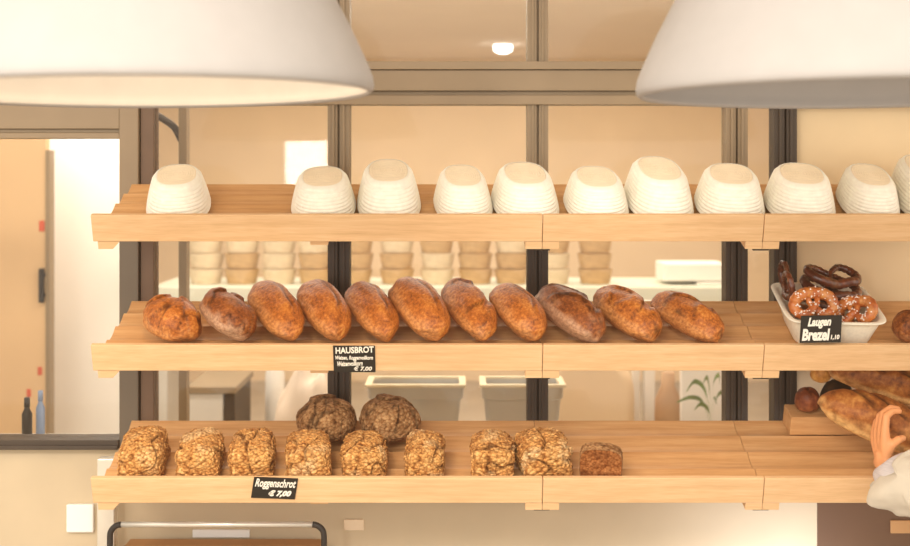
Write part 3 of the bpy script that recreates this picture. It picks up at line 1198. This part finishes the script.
def capsules(chains, voxel=0.003, name='m', smooth_it=3):
    bm = bmesh.new()
    for pts, rad in chains:
        pts = [Vector(p) for p in pts]
        for (p, r) in zip(pts, rad):
            bmesh.ops.create_uvsphere(bm, u_segments=14, v_segments=10, radius=r, matrix=Matrix.Translation(p))
        for i in range(len(pts) - 1):
            steps = 6
            pp = [pts[i].lerp(pts[i + 1], k / steps) for k in range(steps + 1)]
            rr = [rad[i] + (rad[i + 1] - rad[i]) * k / steps for k in range(steps + 1)]
            tube(bm, pp, rr, 14)
    me = bpy.data.meshes.new(name)
    bm.to_mesh(me)
    bm.free()
    t = bpy.data.objects.new(name, me)
    C.objects.link(t)
    md = t.modifiers.new('r', 'REMESH')
    md.mode = 'VOXEL'
    md.voxel_size = voxel
    ms = t.modifiers.new('s', 'SMOOTH')
    ms.factor = 0.6
    ms.iterations = smooth_it
    bpy.context.view_layer.update()
    dg = bpy.context.evaluated_depsgraph_get()
    res = bpy.data.meshes.new_from_object(t.evaluated_get(dg))
    bpy.data.objects.remove(t)
    return res


W0 = P(884, 461, -0.045)                     # wrist
phi = math.radians(79)
u = Vector((-0.10, 0.16, 1.0)).normalized()           # wrist -> knuckles
nn = Vector((math.sin(phi), math.cos(phi), 0.0))
nn = (nn - u * nn.dot(u)).normalized()                # palm faces the loaf
vv = u.cross(nn)
if vv.x < 0:
    vv = -vv                                          # towards the thumb
ch = []
knuck = []
for i, (a, l) in enumerate(((0.028, 0.080), (0.010, 0.084), (-0.009, 0.080), (-0.026, 0.073))):
    kp = W0 + vv * a + u * l
    knuck.append(kp)
    ch.append(([W0 + vv * a * 0.55 + u * 0.008, W0 + vv * a * 0.85 + u * 0.05 - nn * 0.002, kp], [0.0165, 0.0145, 0.0115]))
flen = ((0.038, 0.024, 0.019), (0.042, 0.027, 0.021), (0.039, 0.025, 0.020), (0.031, 0.019, 0.017))
for i, (kp, fl) in enumerate(zip(knuck, flen)):
    p = kp.copy()
    pts, rad = [p.copy()], [0.0112]
    ang = math.radians((14, 18, 20, 24)[i])
    for j, l in enumerate(fl):
        dv = u * math.cos(ang) + nn * math.sin(ang) + vv * (0.05 - 0.05 * i) * 0.6
        p = p + dv.normalized() * l
        pts.append(p.copy())
        rad.append((0.0098, 0.0088, 0.0074)[j])
        ang += math.radians((46, 38, 0)[j])
    ch.append((pts, rad))
# thumb leaves the side of the palm near its base
t0 = W0 + vv * 0.016 + u * 0.020
t1 = t0 + (vv * 0.55 + u * 0.70 + nn * 0.30).normalized() * 0.032
t2 = t1 + (vv * 0.10 + u * 0.45 + nn * 0.85).normalized() * 0.022
t3 = t2 + (vv * -0.30 + u * 0.10 + nn * 0.85).normalized() * 0.018
ch.append(([t0, t1, t2, t3], [0.0165, 0.0125, 0.0108, 0.0088]))
EL = Vector((1.375, -0.17, 0.80))
SH = Vector((1.50, -0.40, 1.10))
F1, F2 = P(893, 482, -0.085), P(925, 498, -0.13)
ch.append(([W0 + u * 0.012, W0 - u * 0.012, F1, F2, EL, EL.lerp(SH, 0.5), SH],
           [0.024, 0.0245, 0.031, 0.037, 0.040, 0.046, 0.060]))
ch.append(([W0 + vv * 0.013 - u * 0.004, W0 - vv * 0.013 - u * 0.004], [0.021, 0.021]))
# the rest of the stooping figure stands beyond the frame
PEL, CHE, NEK = Vector((1.72, -0.86, 0.80)), Vector((1.64, -0.52, 1.08)), Vector((1.63, -0.42, 1.20))
HED = Vector((1.63, -0.34, 1.34))
SR = Vector((1.80, -0.48, 1.11))
ch.append(([PEL, PEL.lerp(CHE, 0.5), CHE, NEK], [0.145, 0.130, 0.135, 0.062]))
ch.append(([SH, CHE, SR], [0.065, 0.11, 0.065]))
ch.append(([NEK, HED - Vector((0, 0.02, 0.06))], [0.055, 0.062]))
ch.append(([HED - Vector((0, 0, 0.035)), HED + Vector((0, 0.0, 0.045))], [0.076, 0.094]))
ch.append(([HED + Vector((0, 0.084, 0.0)), HED + Vector((0, 0.110, -0.03))], [0.014, 0.018]))
for s_ in (-1, 1):
    ch.append(([HED + Vector((s_ * 0.088, -0.01, 0.005)), HED + Vector((s_ * 0.094, -0.015, -0.025))], [0.016, 0.013]))
ELR, WR = Vector((1.92, -0.38, 0.86)), Vector((1.86, -0.16, 0.80))
ch.append(([SR, ELR, WR, WR + Vector((-0.03, 0.09, -0.01))], [0.06, 0.042, 0.026, 0.03]))
for q in range(4):
    b0 = WR + Vector((-0.05 + q * 0.02, 0.09, -0.01))
    ch.append(([b0, b0 + Vector((0, 0.045, -0.008)), b0 + Vector((0, 0.07, -0.03))], [0.010, 0.009, 0.008]))
ch.append(([WR + Vector((-0.04, 0.04, 0)), WR + Vector((-0.075, 0.08, 0.0))], [0.013, 0.010]))
for s_ in (-1, 1):
    hip = PEL + Vector((s_ * 0.09, 0, -0.03))
    kn, an = hip + Vector((s_ * 0.01, 0.10, -0.36)), Vector((hip.x + s_ * 0.02, hip.y - 0.02, 0.085))
    ch.append(([hip, kn, an, Vector((an.x, an.y + 0.15, 0.035))], [0.095, 0.062, 0.042, 0.033]))
ch.append(([W0 + vv * 0.014 - u * 0.004, W0 - vv * 0.014 - u * 0.004], [0.021, 0.021]))
me = capsules(ch, 0.0030, 'person')
person = link('person', me, 'skin')
tag(person, 'left hand and forearm with rolled pale sleeve, gripping a rustic loaf at the right edge', 'person')


def sleeve_mesh():
    bm = bmesh.new()
    path = smooth_path([P(889, 471, -0.07), P(900, 483, -0.09), P(928, 486, -0.13), EL + Vector((0.01, 0, 0.0)), EL.lerp(SH, 0.35), SH], 8)
    rad = []
    for i in range(len(path)):
        t = i / (len(path) - 1)
        r = 0.050 + 0.038 * sstep(0.0, 0.18, t) - 0.004 * sstep(0.3, 0.6, t)
        rad.append(r)
    n = 44
    tube(bm, path, rad, n, cap=False)
    bm.verts.ensure_lookup_table()
    for v in bm.verts:
        i = v.index // n
        c = path[i]
        d_ = (v.co - c)
        k = 1 + 0.07 * noise.noise(v.co * 18) + 0.035 * noise.noise(v.co * 45)
        v.co = c + d_ * k
    return bm


bm = sleeve_mesh()
sl = obj('sleeve', bm, 'cloth', person, smooth=True)
md = sl.modifiers.new('thick', 'SOLIDIFY')
md.thickness = 0.003
md = sl.modifiers.new('sub', 'SUBSURF')
md.levels = md.render_levels = 1
def shell(name, chains, mat, voxel=0.008):
    return link(name, capsules(chains, voxel, name, 4), mat, person)


shell('shirt', [([PEL + Vector((0, 0, 0.0)), PEL.lerp(CHE, 0.5), CHE, CHE.lerp(NEK, 0.6)], [0.165, 0.150, 0.152, 0.085]), ([SH, CHE, SR], [0.088, 0.125, 0.085]),
                ([SR, ELR, ELR.lerp(WR, 0.4)], [0.085, 0.068, 0.058])], 'cloth')
shell('trousers', sum([[([PEL + Vector((0, -0.01, 0.07)), PEL + Vector((0, -0.04, 0.0))], [0.172, 0.165]), ([PEL + Vector((s_ * 0.07, 0, 0.02)), PEL + Vector((s_ * 0.09, 0, -0.03)), PEL + Vector((s_ * 0.10, 0.10, -0.39)), Vector((PEL.x + s_ * 0.11, PEL.y - 0.02, 0.12))],
                         [0.15, 0.125, 0.09, 0.075])] for s_ in (-1, 1)], []), 'blue')
shell('hair', [([HED + Vector((0, -0.012, 0.062)), HED + Vector((0, -0.045, 0.01)), HED + Vector((0, -0.055, -0.06))], [0.102, 0.098, 0.075])], 'roll_red')
for s_ in (-1, 1):
    an = Vector((PEL.x + s_ * 0.11, PEL.y - 0.02, 0.05))
    shell('shoe', [([an + Vector((0, -0.02, 0.012)), an + Vector((0, 0.09, 0.0)), an + Vector((0, 0.17, -0.006))], [0.056, 0.05, 0.042])], 'frame_dark')
bm = bmesh.new()
cp = [P(888, 464, -0.062), P(891, 468, -0.07), P(898, 474, -0.082), P(906, 481, -0.094)]
tube(bm, cp, [0.046, 0.058, 0.072, 0.082], 40, cap=False)
for v in bm.verts:
    v.co += Vector((noise.noise(v.co * 30), noise.noise(v.co * 30 + Vector((5, 5, 5))), noise.noise(v.co * 30 + Vector((9, 2, 5))))) * 0.006
cf = obj('cuff', bm, 'cuff', sl, smooth=True)
md = cf.modifiers.new('thick', 'SOLIDIFY')
md.thickness = 0.006
md = cf.modifiers.new('sub', 'SUBSURF')
md.levels = md.render_levels = 1

# ------------------------------------------------------------------ pendant lamps


def lamp(label, px, py, Y, on, tilt):
    c = P(px, py, Y)
    R = 231.0 * (Y + CAMD) / F
    root = thing('pendant_lamp', label, 'lamp', c, (0, tilt, 0), 'white bell pendant lamps')
    prof_o = [(1.0, 0.0), (1.004, 0.022), (0.998, 0.06), (0.98, 0.11), (0.95, 0.18), (0.91, 0.27), (0.865, 0.36), (0.82, 0.45), (0.78, 0.54),
              (0.74, 0.65), (0.69, 0.78), (0.62, 0.92), (0.52, 1.04), (0.38, 1.13), (0.2, 1.19), (0.04, 1.2)]
    prof_i = [(max(0.01, r - 0.030), z + 0.004 if z < 0.03 else z - 0.004) for r, z in prof_o]
    bm = bmesh.new()
    pr = [(r, z * 0.44) for r, z in reversed(prof_i)] + [(0.972, 0.0), (0.985, -0.006)] + [(r, z * 0.44) for r, z in prof_o]
    pr = [(r * R, z * R / 0.44 if False else z) for r, z in pr]
    lathe(bm, [(r, z) for r, z in pr], 96, 1, 1, 2.0, cap0=True, cap1=True)
    obj('shade', bm, 'lamp_out', root, smooth=True)
    bm = bmesh.new()
    lathe(bm, [(0.03, 0.505), (0.03, 0.40), (0.022, 0.395)], 24, cap0=True, cap1=True)
    obj('socket', bm, 'cord', root, smooth=True)
    bm = bmesh.new()
    bmesh.ops.create_uvsphere(bm, u_segments=24, v_segments=16, radius=0.045, matrix=Matrix.Translation((0, 0, 0.355)))
    obj('bulb', bm, 'bulb' if on else 'white', root, smooth=True)
    bm = bmesh.new()
    tube(bm, [(0, 0, 0.525), (0, 0, CEIL - c.z)], 0.005, 10)
    obj('cord', bm, 'cord', root, smooth=True)
    bm = bmesh.new()
    lathe(bm, [(0.05, CEIL - c.z - 0.03), (0.05, CEIL - c.z)], 24, cap0=True, cap1=True)
    obj('ceiling_rose', bm, 'cord', root, smooth=True)
    if on:
        l = bpy.data.lights.new('bulb_light', 'POINT')
        l.energy = 14
        l.color = (1, 0.80, 0.55)
        l.shadow_soft_size = 0.045
        lo = bpy.data.objects.new('bulb_light', l)
        C.objects.link(lo)
        lo.location = c + Vector((0, 0, 0.29))


lamp('big white bell pendant lamp with glowing inside, hanging on the left', 142, 92, -0.9, True, math.radians(-0.8))
lamp('big white bell pendant lamp with unlit grey inside, hanging on the right', 870, 93, -0.9, False, 0.0)

# ------------------------------------------------------------------ kitchen behind the glass
# counter with stacks of baskets
YB = 2.7
cz = P(0, 287, YB).z
root = thing('counter', 'pale counter behind the glass carrying the stacked cane baskets', 'counter', (0, YB, 0))
xa, xb = P(150, 0, YB).x, P(735, 0, YB).x
obj('counter_top', bx(xa, xb, -0.02, 0.55, cz - 0.13, cz), 'green_white', root, bevel=0.004)
for x in (xa + 0.02, xb - 0.08):
    obj('leg', bx(x, x + 0.06, 0.02, 0.52, 0, cz - 0.13), 'grey_box', root)


def old_basket(mat):
    bm = bmesh.new()
    H = 0.075
    n = 40
    pr = []
    for k in range(n + 1):
        t = k / n
        pr.append((0.073 + 0.015 * t + 0.0012 * abs(math.sin(PI * 6 * t)), H * t))
    pr += [(0.083, H), (0.070, 0.012)]
    lathe(bm, pr, 40, 1, 1, 2.0, cap0=True, cap1=True)
    me = bpy.data.meshes.new('cane_basket')
    bmesh.ops.recalc_face_normals(bm, faces=bm.faces)
    bm.to_mesh(me)
    bm.free()
    return link('cane_basket', me, mat)


protos = {}
ordn = ['lowest', 'second from the bottom', 'third from the bottom', 'fourth from the bottom', 'topmost']
stn = ['first stack from the left', 'second stack from the left', 'third stack from the left', 'fourth stack from the left',
       'fifth stack from the left', 'sixth stack from the left', 'seventh stack from the left', 'eighth stack from the left',
       'stack left of the middle mullion', 'stack right of the middle mullion', 'last stack on the right']
for i, px in enumerate((206, 242, 279, 315, 356, 397, 437, 475, 512, 553, 595)):
    for k in range(5):
        mt = ('basket_old2', 'basket_old')[(i * 3 + (k > 1) * i) % 2] if px < 330 else ('basket_old', 'basket_old2')[(i + k // 2) % 3 == 0]
        if mt not in protos:
            protos[mt] = old_basket(mt)
            o = protos[mt]
        else:
            o = protos[mt].copy()
            C.objects.link(o)
        j = (noise.noise(Vector((i * 1.7, k * 2.3, 0.5)))) * 0.008
        o.location = (P(px, 0, YB + 0.2).x + j, YB + 0.2 + j, cz + 0.001 + k * 0.0795)
        tag(o, 'cane basket behind the glass, %s in the %s' % (ordn[k].replace(' the', ''), stn[i]), 'basket', 'stacked cane baskets behind the glass')

# white boxes on the counter end
for (a, b, t, bo, yy, lab) in ((664, 727, 264, 281, YB + 0.1, 'white carton behind the glass, upper one near the right mullion'),
                               (697, 727, 282, 287, YB + 0.1, 'thin white carton under the upper carton near the right mullion')):
    p0, p1 = P(a, bo, yy), P(b, t, yy)
    o = obj('carton', bx(p0.x, p1.x, yy, yy + 0.25, max(p0.z, cz + .001), p1.z), 'white', bevel=0.004)
    tag(o, lab, 'box')

# steel table and dough bins
YT = 1.05
tz = P(0, 446, YT).z
root = thing('work_table', 'steel work table behind the glass under the dough bins', 'table', (0, YT, 0))
xa, xb = P(330, 0, YT).x, P(660, 0, YT).x
obj('table_top', bx(xa, xb, -0.02, 0.30, tz - 0.04, tz), 'inox', root, bevel=0.003)
for x in (xa + 0.03, xb - 0.07):
    for y in (0.0, 0.24):
        obj('leg', bx(x, x + 0.04, y, y + 0.04, 0, tz - 0.04), 'inox', root)
for (a, b, lab) in ((364, 466, 'grey steel dough bin behind the glass, left one'), (480, 567, 'grey steel dough bin behind the middle mullion, right one')):
    p0, p1 = P(a, 386, YT), P(b, 386, YT)
    wx = p1.x - p0.x
    root = thing('dough_bin', lab, 'bin', ((p0.x + p1.x) / 2, YT + 0.12, tz + 0.0005), group='steel dough bins')
    H = p0.z - tz
    bm = bmesh.new()
    def rr(wd, ln, z):
        vs = []
        for k in range(48):
            an = 2 * PI * k / 48
            c_, s_ = math.cos(an), math.sin(an)
            vs.append(bm.verts.new((math.copysign(abs(c_) ** .28, c_) * wd / 2, math.copysign(abs(s_) ** .28, s_) * ln / 2, z)))
        return vs
    R_ = [rr(wx * .80, .14, 0.001), rr(wx * .90, .15, H * .7), rr(wx * .905, .152, H * .72), rr(wx * .95, .16, H * .74), rr(wx * .965, .165, H * .96),
          rr(wx * .94, .15, H * .96), rr(wx * .80, .12, 0.01)]
    for q0, q1 in zip(R_, R_[1:]):
        for k in range(48):
            bm.faces.new((q0[k], q0[(k + 1) % 48], q1[(k + 1) % 48], q1[k]))
    bm.faces.new(list(reversed(R_[0])))
    bm.faces.new(R_[-1])
    obj('body', bm, 'inox', root, smooth=False)
    bm = bmesh.new()
    box(bm, -wx / 2, wx / 2, -0.095, -0.075, H * .945, H)
    box(bm, -wx / 2, wx / 2, 0.075, 0.095, H * .945, H)
    box(bm, -wx / 2, -wx / 2 + .025, -0.075, 0.075, H * .945, H)
    box(bm, wx / 2 - .025, wx / 2, -0.075, 0.075, H * .945, H)
    o = obj('rim', bm, 'inox_rim', root, bevel=0.003)
    o['label'] = 'cream coloured rim'

# rounded cream housing
yy = 1.75
p0, p1 = P(540, 470, yy), P(636, 360, yy)
bm = bmesh.new()
N = 40
wd, ht = (p1.x - p0.x), p1.z
ol = []
for k in range(N + 1):
    a = PI * k / N
    c_, s_ = math.cos(a), math.sin(a)
    ol.append((math.copysign(abs(c_) ** .75, c_) * wd / 2, ht - 0.2 + abs(s_) ** .75 * 0.2))
ol = [(wd / 2, 0.001)] + ol + [(-wd / 2, 0.001)]
va = [bm.verts.new((x * .9, 0, z)) for x, z in ol]
vb = [bm.verts.new((x, 0.05, z + (0.02 if z > 0.01 else 0))) for x, z in ol]
vc = [bm.verts.new((x, 0.45, z + (0.02 if z > 0.01 else 0))) for x, z in ol]
for q0, q1 in ((va, vb), (vb, vc)):
    for k in range(len(ol)):
        q = (k + 1) % len(ol)
        bm.faces.new((q0[k], q0[q], q1[q], q1[k]))
bm.faces.new(va)
bm.faces.new(list(reversed(vc)))
o = obj('machine_housing', bm, 'cream_plastic', smooth=False, bevel=0.02, seg=4)
o.location = ((p0.x + p1.x) / 2, yy, 0)
tag(o, 'large rounded cream housing behind the glass, right of the dough bins', 'machine')

# white posts of a rack
yy = 2.2
root = thing('rack', 'white rack with two upright posts behind the glass', 'rack', (0, yy, 0))
for (a, b) in ((633, 640), (644, 655)):
    q0, q1 = P(a, 0, yy), P(b, 0, yy)
    obj('post', bx(q0.x, q1.x, 0, 0.05, 0, 1.02), 'white', root, bevel=0.004)
q0, q1 = P(633, 0, yy), P(655, 0, yy)
obj('crossbar', bx(q0.x, q1.x, 0.052, 0.09, 0.9, 1.02), 'grey_box', root)

# plant in pot before a white board
yy = 1.6
q0, q1 = P(681, 425, yy + .25), P(742, 366, yy + .25)
o = obj('white_board', bx(q0.x, q1.x, yy + .25, yy + .28, 0, q1.z), 'wall_white', bevel=0.004)
tag(o, 'bright white board behind the green leaves', 'board')
root = thing('potted_plant', 'green leafy plant in a brown pot behind the glass', 'plant', (P(712, 0, yy).x, yy, 0))
zb = P(0, 428, yy).z
bm = bmesh.new()
lathe(bm, [(0.05, 0.001), (0.075, zb - 0.02), (0.085, zb - 0.02), (0.085, zb), (0.07, zb), (0.06, zb - 0.03)], 32, cap0=True, cap1=True)
obj('pot', bm, 'pot', root, smooth=True)
rg = random.Random(9)
bm = bmesh.new()
for (ex, ez, w_) in ((-0.10, 0.19, 0.03), (-0.13, 0.13, 0.025), (0.03, 0.22, 0.03), (-0.04, 0.21, 0.028), (0.07, 0.15, 0.028), (-0.07, 0.10, 0.026), (0.02, 0.12, 0.02)):
    p = smooth_path([(0, 0, zb - 0.02), (ex * 0.25, rg.uniform(-.02, .02), zb + ez * 0.75), (ex * 0.7, rg.uniform(-.03, .03), zb + ez), (ex * 1.1, rg.uniform(-.04, .04), zb + ez * 0.8)], 6)
    L_ = len(p)
    prev = None
    for i, c_ in enumerate(p):
        t = i / (L_ - 1)
        h = w_ / 2 * (math.sin(PI * min(1, t * 0.95 + 0.02)) ** 0.7) * (0.25 if t < 0.3 else 1) + 0.001
        a_ = bm.verts.new(c_ + Vector((0, -0.3, 0.7)) * h)
        b_ = bm.verts.new(c_ - Vector((0, -0.3, 0.7)) * h)
        if prev:
            bm.faces.new((prev[0], a_, b_, prev[1]))
        prev = (a_, b_)
obj('leaves', bm, 'leaf', root, smooth=True)
# brown jug between rack and board
yy = 2.0
bm = bmesh.new()
zb = P(0, 372, yy).z
lathe(bm, [(0.05, 0.001), (0.06, zb - 0.3), (0.058, zb - 0.12), (0.03, zb - 0.06), (0.028, zb), (0.02, zb)], 28, cap0=True, cap1=True)
o = obj('jug', bm, 'pot', smooth=True)
o.location = (P(668, 0, yy).x, yy, 0)
tag(o, 'tall brown jug behind the glass left of the leaves', 'jug')

# grey cabinet, white sack and carton in the left bay
yy = 1.9
q0, q1 = P(189, 0, yy), P(223, 386, yy)
root = thing('cabinet', 'pale grey cabinet with dark top behind the glass on the left', 'cabinet', (0, yy, 0))
obj('carcass', bx(q0.x, q1.x, 0, 0.4, 0, q1.z - 0.03), 'grey_box', root, bevel=0.004)
obj('top', bx(q0.x - .01, q1.x + .06, -0.02, 0.42, q1.z - 0.03, q1.z), 'frame', root, bevel=0.004)
obj('side_post', bx(q1.x + .004, q1.x + .05, 0, 0.4, 0, q1.z - 0.03), 'frame_dark', root)
yy = 1.3
q0, q1 = P(262, 430, yy), P(332, 372, yy)
bm = bmesh.new()
bmesh.ops.create_icosphere(bm, subdivisions=4, radius=1)
for v in bm.verts:
    x, y, z = v.co
    k = (abs(x) ** 3 + abs(y) ** 3 + abs(z) ** 3) ** (-1 / 3)
    lean = (z * k + 1) * 0.35
    n_ = 1 + 0.12 * noise.noise(v.co * 2.2)
    v.co = ((x * k * (q1.x - q0.x) * 0.5 * (1 - 0.22 * z) + lean * 0.06) * n_, y * k * 0.12 * n_, max(0, (z * k + 1) / 2 * n_) * q1.z)
o = obj('flour_sack', bm, 'sack', smooth=True)
o.location = ((q0.x + q1.x) / 2 - 0.02, yy + 0.15, 0.0)
tag(o, 'slumped off-white flour sack behind the glass, left of the dough bins', 'sack')
yy = 2.35
q0, q1 = P(266, 386, yy), P(284, 364, yy)
root = thing('canister', 'bright white canister behind the glass beside the flour sack', 'canister', ((q0.x + q1.x) / 2, yy, 0))
bm = bmesh.new()
lathe(bm, [(0.045, 0.001), (0.045, q1.z - .05), (0.04, q1.z - .03), (0.04, q1.z)], 28, cap0=True, cap1=True)
obj('body', bm, 'white', root, smooth=True)

# downlight in the kitchen ceiling
dl = P(503, 44, 4.9)
k = (2.5 - CAMZ) / (dl.z - CAMZ)
yy = (4.9 + CAMD) * k - CAMD
dl = P(503, 44, yy)
root = thing('downlight', 'small round white ceiling downlight seen through the upper pane', 'light', (dl.x, dl.y, 2.5))
bm = bmesh.new()
lathe(bm, [(0.075, 0.0), (0.075, -0.012), (0.062, -0.012)], 32, cap0=True)
obj('ring', bm, 'white', root, smooth=True)
bm = bmesh.new()
lathe(bm, [(0.062, -0.0125), (0.058, -0.045), (0.03, -0.06)], 32, cap0=True, cap1=True)
obj('diffuser', bm, 'downlight', root, smooth=True)

# ------------------------------------------------------------------ left bay: tan door and white wall
yy = 2.0
struct('wall_hall', obj('wall_hall', bx(P(30, 0, 2.6).x, P(150, 0, 2.6).x, 2.6, 2.66, 0, 2.5), 'wall_white'))
dr = struct('door_2')
dr['label'] = 'tan door leaf seen through the side pane'
xa, xb = -3.4, P(46, 0, yy).x
obj('door_leaf', bx(xa, xb, yy, yy + 0.05, 0, 2.45), 'door_tan', dr, bevel=0.003)
obj('door_edge', bx(xb + .001, P(50.5, 0, yy).x, yy - 0.01, yy + 0.05, 0, P(0, 150, yy).z), 'frame', dr)
bm = bmesh.new()
q0, q1 = P(41, 302, yy), P(45.5, 268, yy)
box(bm, q0.x, q1.x, yy - 0.035, yy - 0.012, q0.z, q1.z)
box(bm, q0.x, q1.x, yy - 0.012, yy, q0.z + .02, q0.z + .04)
box(bm, q0.x, q1.x, yy - 0.012, yy, q1.z - .04, q1.z - .02)
o = obj('door_handle', bm, 'black_plastic', dr, bevel=0.003)
o['label'] = 'black pull handle'
for (px, py, r_) in ((42, 226, 0.018), (40, 371, 0.014), (29, 393, 0.014)):
    q = P(px, py, yy)
    bm = bmesh.new()
    box(bm, q.x - r_ * .7, q.x + r_ * .7, yy - 0.004, yy, q.z - r_ * 1.3, q.z + r_ * 1.3)
    o = obj('sticker', bm, 'red', dr, bevel=0.003)
    o['label'] = 'small red sticker'
# two bottles on a ledge inside the side pane
zt = WZ(438)
yy = 0.62
o = struct('trim_1', obj('trim_1', bx(-2.6, WX(121), 0.551, 0.72, zt - 0.10, zt - .052), 'white'))
for (px, w_, t, mt, lab) in ((27, 0.016, 397, 'black_plastic', 'slim black bottle standing inside the side pane'),
                             (35, 0.014, 393, 'blue', 'slim blue bottle beside the black one inside the side pane')):
    q = P(px, t, yy)
    h_ = q.z - zt + 0.05
    root = thing('bottle', lab, 'bottle', (q.x, yy + (0.05 if mt == 'blue' else 0), zt - .0515))
    bm = bmesh.new()
    lathe(bm, [(w_, 0.001), (w_, h_ * .62), (w_ * .5, h_ * .75), (w_ * .45, h_ * .78)], 20, cap0=True, cap1=True)
    obj('body', bm, mt, root, smooth=True)
    bm = bmesh.new()
    lathe(bm, [(w_ * .6, h_ * .781), (w_ * .55, h_)], 20, cap0=True, cap1=True)
    obj('cap', bm, mt, root, smooth=True)

# ------------------------------------------------------------------ below the shelves
o = obj('wall_socket', bx(WX(68), WX(95), YW - 0.018, YW, WZ(531), WZ(503)), 'white', bevel=0.004)
tag(o, 'white square socket plate on the wall under the shelf end', 'socket')
yy = 0.30
q0, q1 = P(97, 0, yy), P(114, 0, yy)
root = thing('support_post', 'pale steel upright under the left end of the bottom shelf', 'post', ((q0.x + q1.x) / 2, yy, 0))
hw = (q1.x - q0.x) / 2
ptop = ROWZ['bottom'] - 0.101 * math.cos(TILT) + math.tan(TILT) * (yy - .02) - 0.012
obj('post', bx(-hw, hw, 0, 0.04, 0.012, ptop), 'chrome', root, bevel=0.003)
obj('foot', bx(-hw - .02, hw + .02, -0.02, 0.06, 0, 0.012), 'chrome', root, bevel=0.003)

yy = 0.16
root = thing('trolley', 'trolley with bent tube handle and brown carton deck under the bottom shelf', 'trolley', (0, yy, 0))
a, b = P(110, 530, yy), P(324, 530, yy)
zt = P(0, 524.5, yy).z
rl = 0.032
bm = bmesh.new()
tube(bm, [(a.x + rl, 0, zt), (b.x - rl, 0, zt)], 0.008, 12)
obj('handle_bar', bm, 'chrome', root, smooth=True)
for s, x in ((1, a.x), (-1, b.x)):
    bm = bmesh.new()
    pts = [(x + s * (rl - rl * math.sin(t * PI / 2 / 8)), 0, zt - (rl - rl * math.cos(t * PI / 2 / 8))) for t in range(9)]
    tube(bm, pts + [(x, 0, 0.09)], 0.0085, 12)
    obj('side_tube', bm, 'black_plastic', root, smooth=True)
obj('deck', bx(a.x + .01, b.x - .01, -0.25, 0.22, 0.10, 0.13), 'frame_dark', root)
for x in (a.x + .06, b.x - .06):
    for y in (-0.2, 0.17):
        bm = bmesh.new()
        tube(bm, [(x - .012, y, 0.041), (x + .012, y, 0.041)], 0.04, 20)
        box(bm, x - .006, x + .006, y - .01, y + .01, 0.06, 0.10)
        obj('wheel', bm, 'black_plastic', root)
q0, q1 = P(118, 540, yy + .22), P(322, 540, yy + .22)
q0.x = P(116, 0, YW - 0.08).x + 0.03
root = thing('carton_box', 'brown carton standing on the trolley', 'box', (0, yy + 0.025, 0.131))
obj('body', bx(q0.x, q1.x, 0.0, 0.2, 0, q0.z - 0.131 - 0.004), 'kraft', root, bevel=0.003)
obj('flap', bx(q0.x, q1.x, -0.004, 0.102, q0.z - 0.135, q0.z - 0.131), 'kraft', root)
obj('flap', bx(q0.x, q1.x, 0.104, 0.204, q0.z - 0.135, q0.z - 0.131), 'kraft', root)
q0, q1 = P(193, 537, YW), P(250, 529, YW)
o = obj('wall_plate', bx(q0.x, q1.x, YW - 0.008, YW, q0.z, q1.z), 'white', bevel=0.002)
tag(o, 'flat white strip plate on the wall behind the trolley handle', 'plate')
q0, q1 = P(344, 530, YW), P(364, 519, YW)
o = obj('switch_plate', bx(q0.x, q1.x, YW - 0.006, YW, q0.z, q1.z), 'wall_tan', bevel=0.002)
tag(o, 'small pale plate on the wall right of the trolley', 'plate')
q0, q1 = P(890, 533, YW), P(925, 520, YW)
o = obj('wall_plate', bx(q0.x, q1.x, YW - 0.006, YW, q0.z, q1.z), 'kraft', bevel=0.002)
tag(o, 'small orange brown plate on the dark wall by the right edge', 'plate')
area('added_wall_glow', (1.0, 0.12, 0.30), (1.0, 0.42, 0.55), 0.12, 1.9, (0.88, 0.96, 1.15))  # added unseen light without a fixture, makes the pale glow on the lower wall
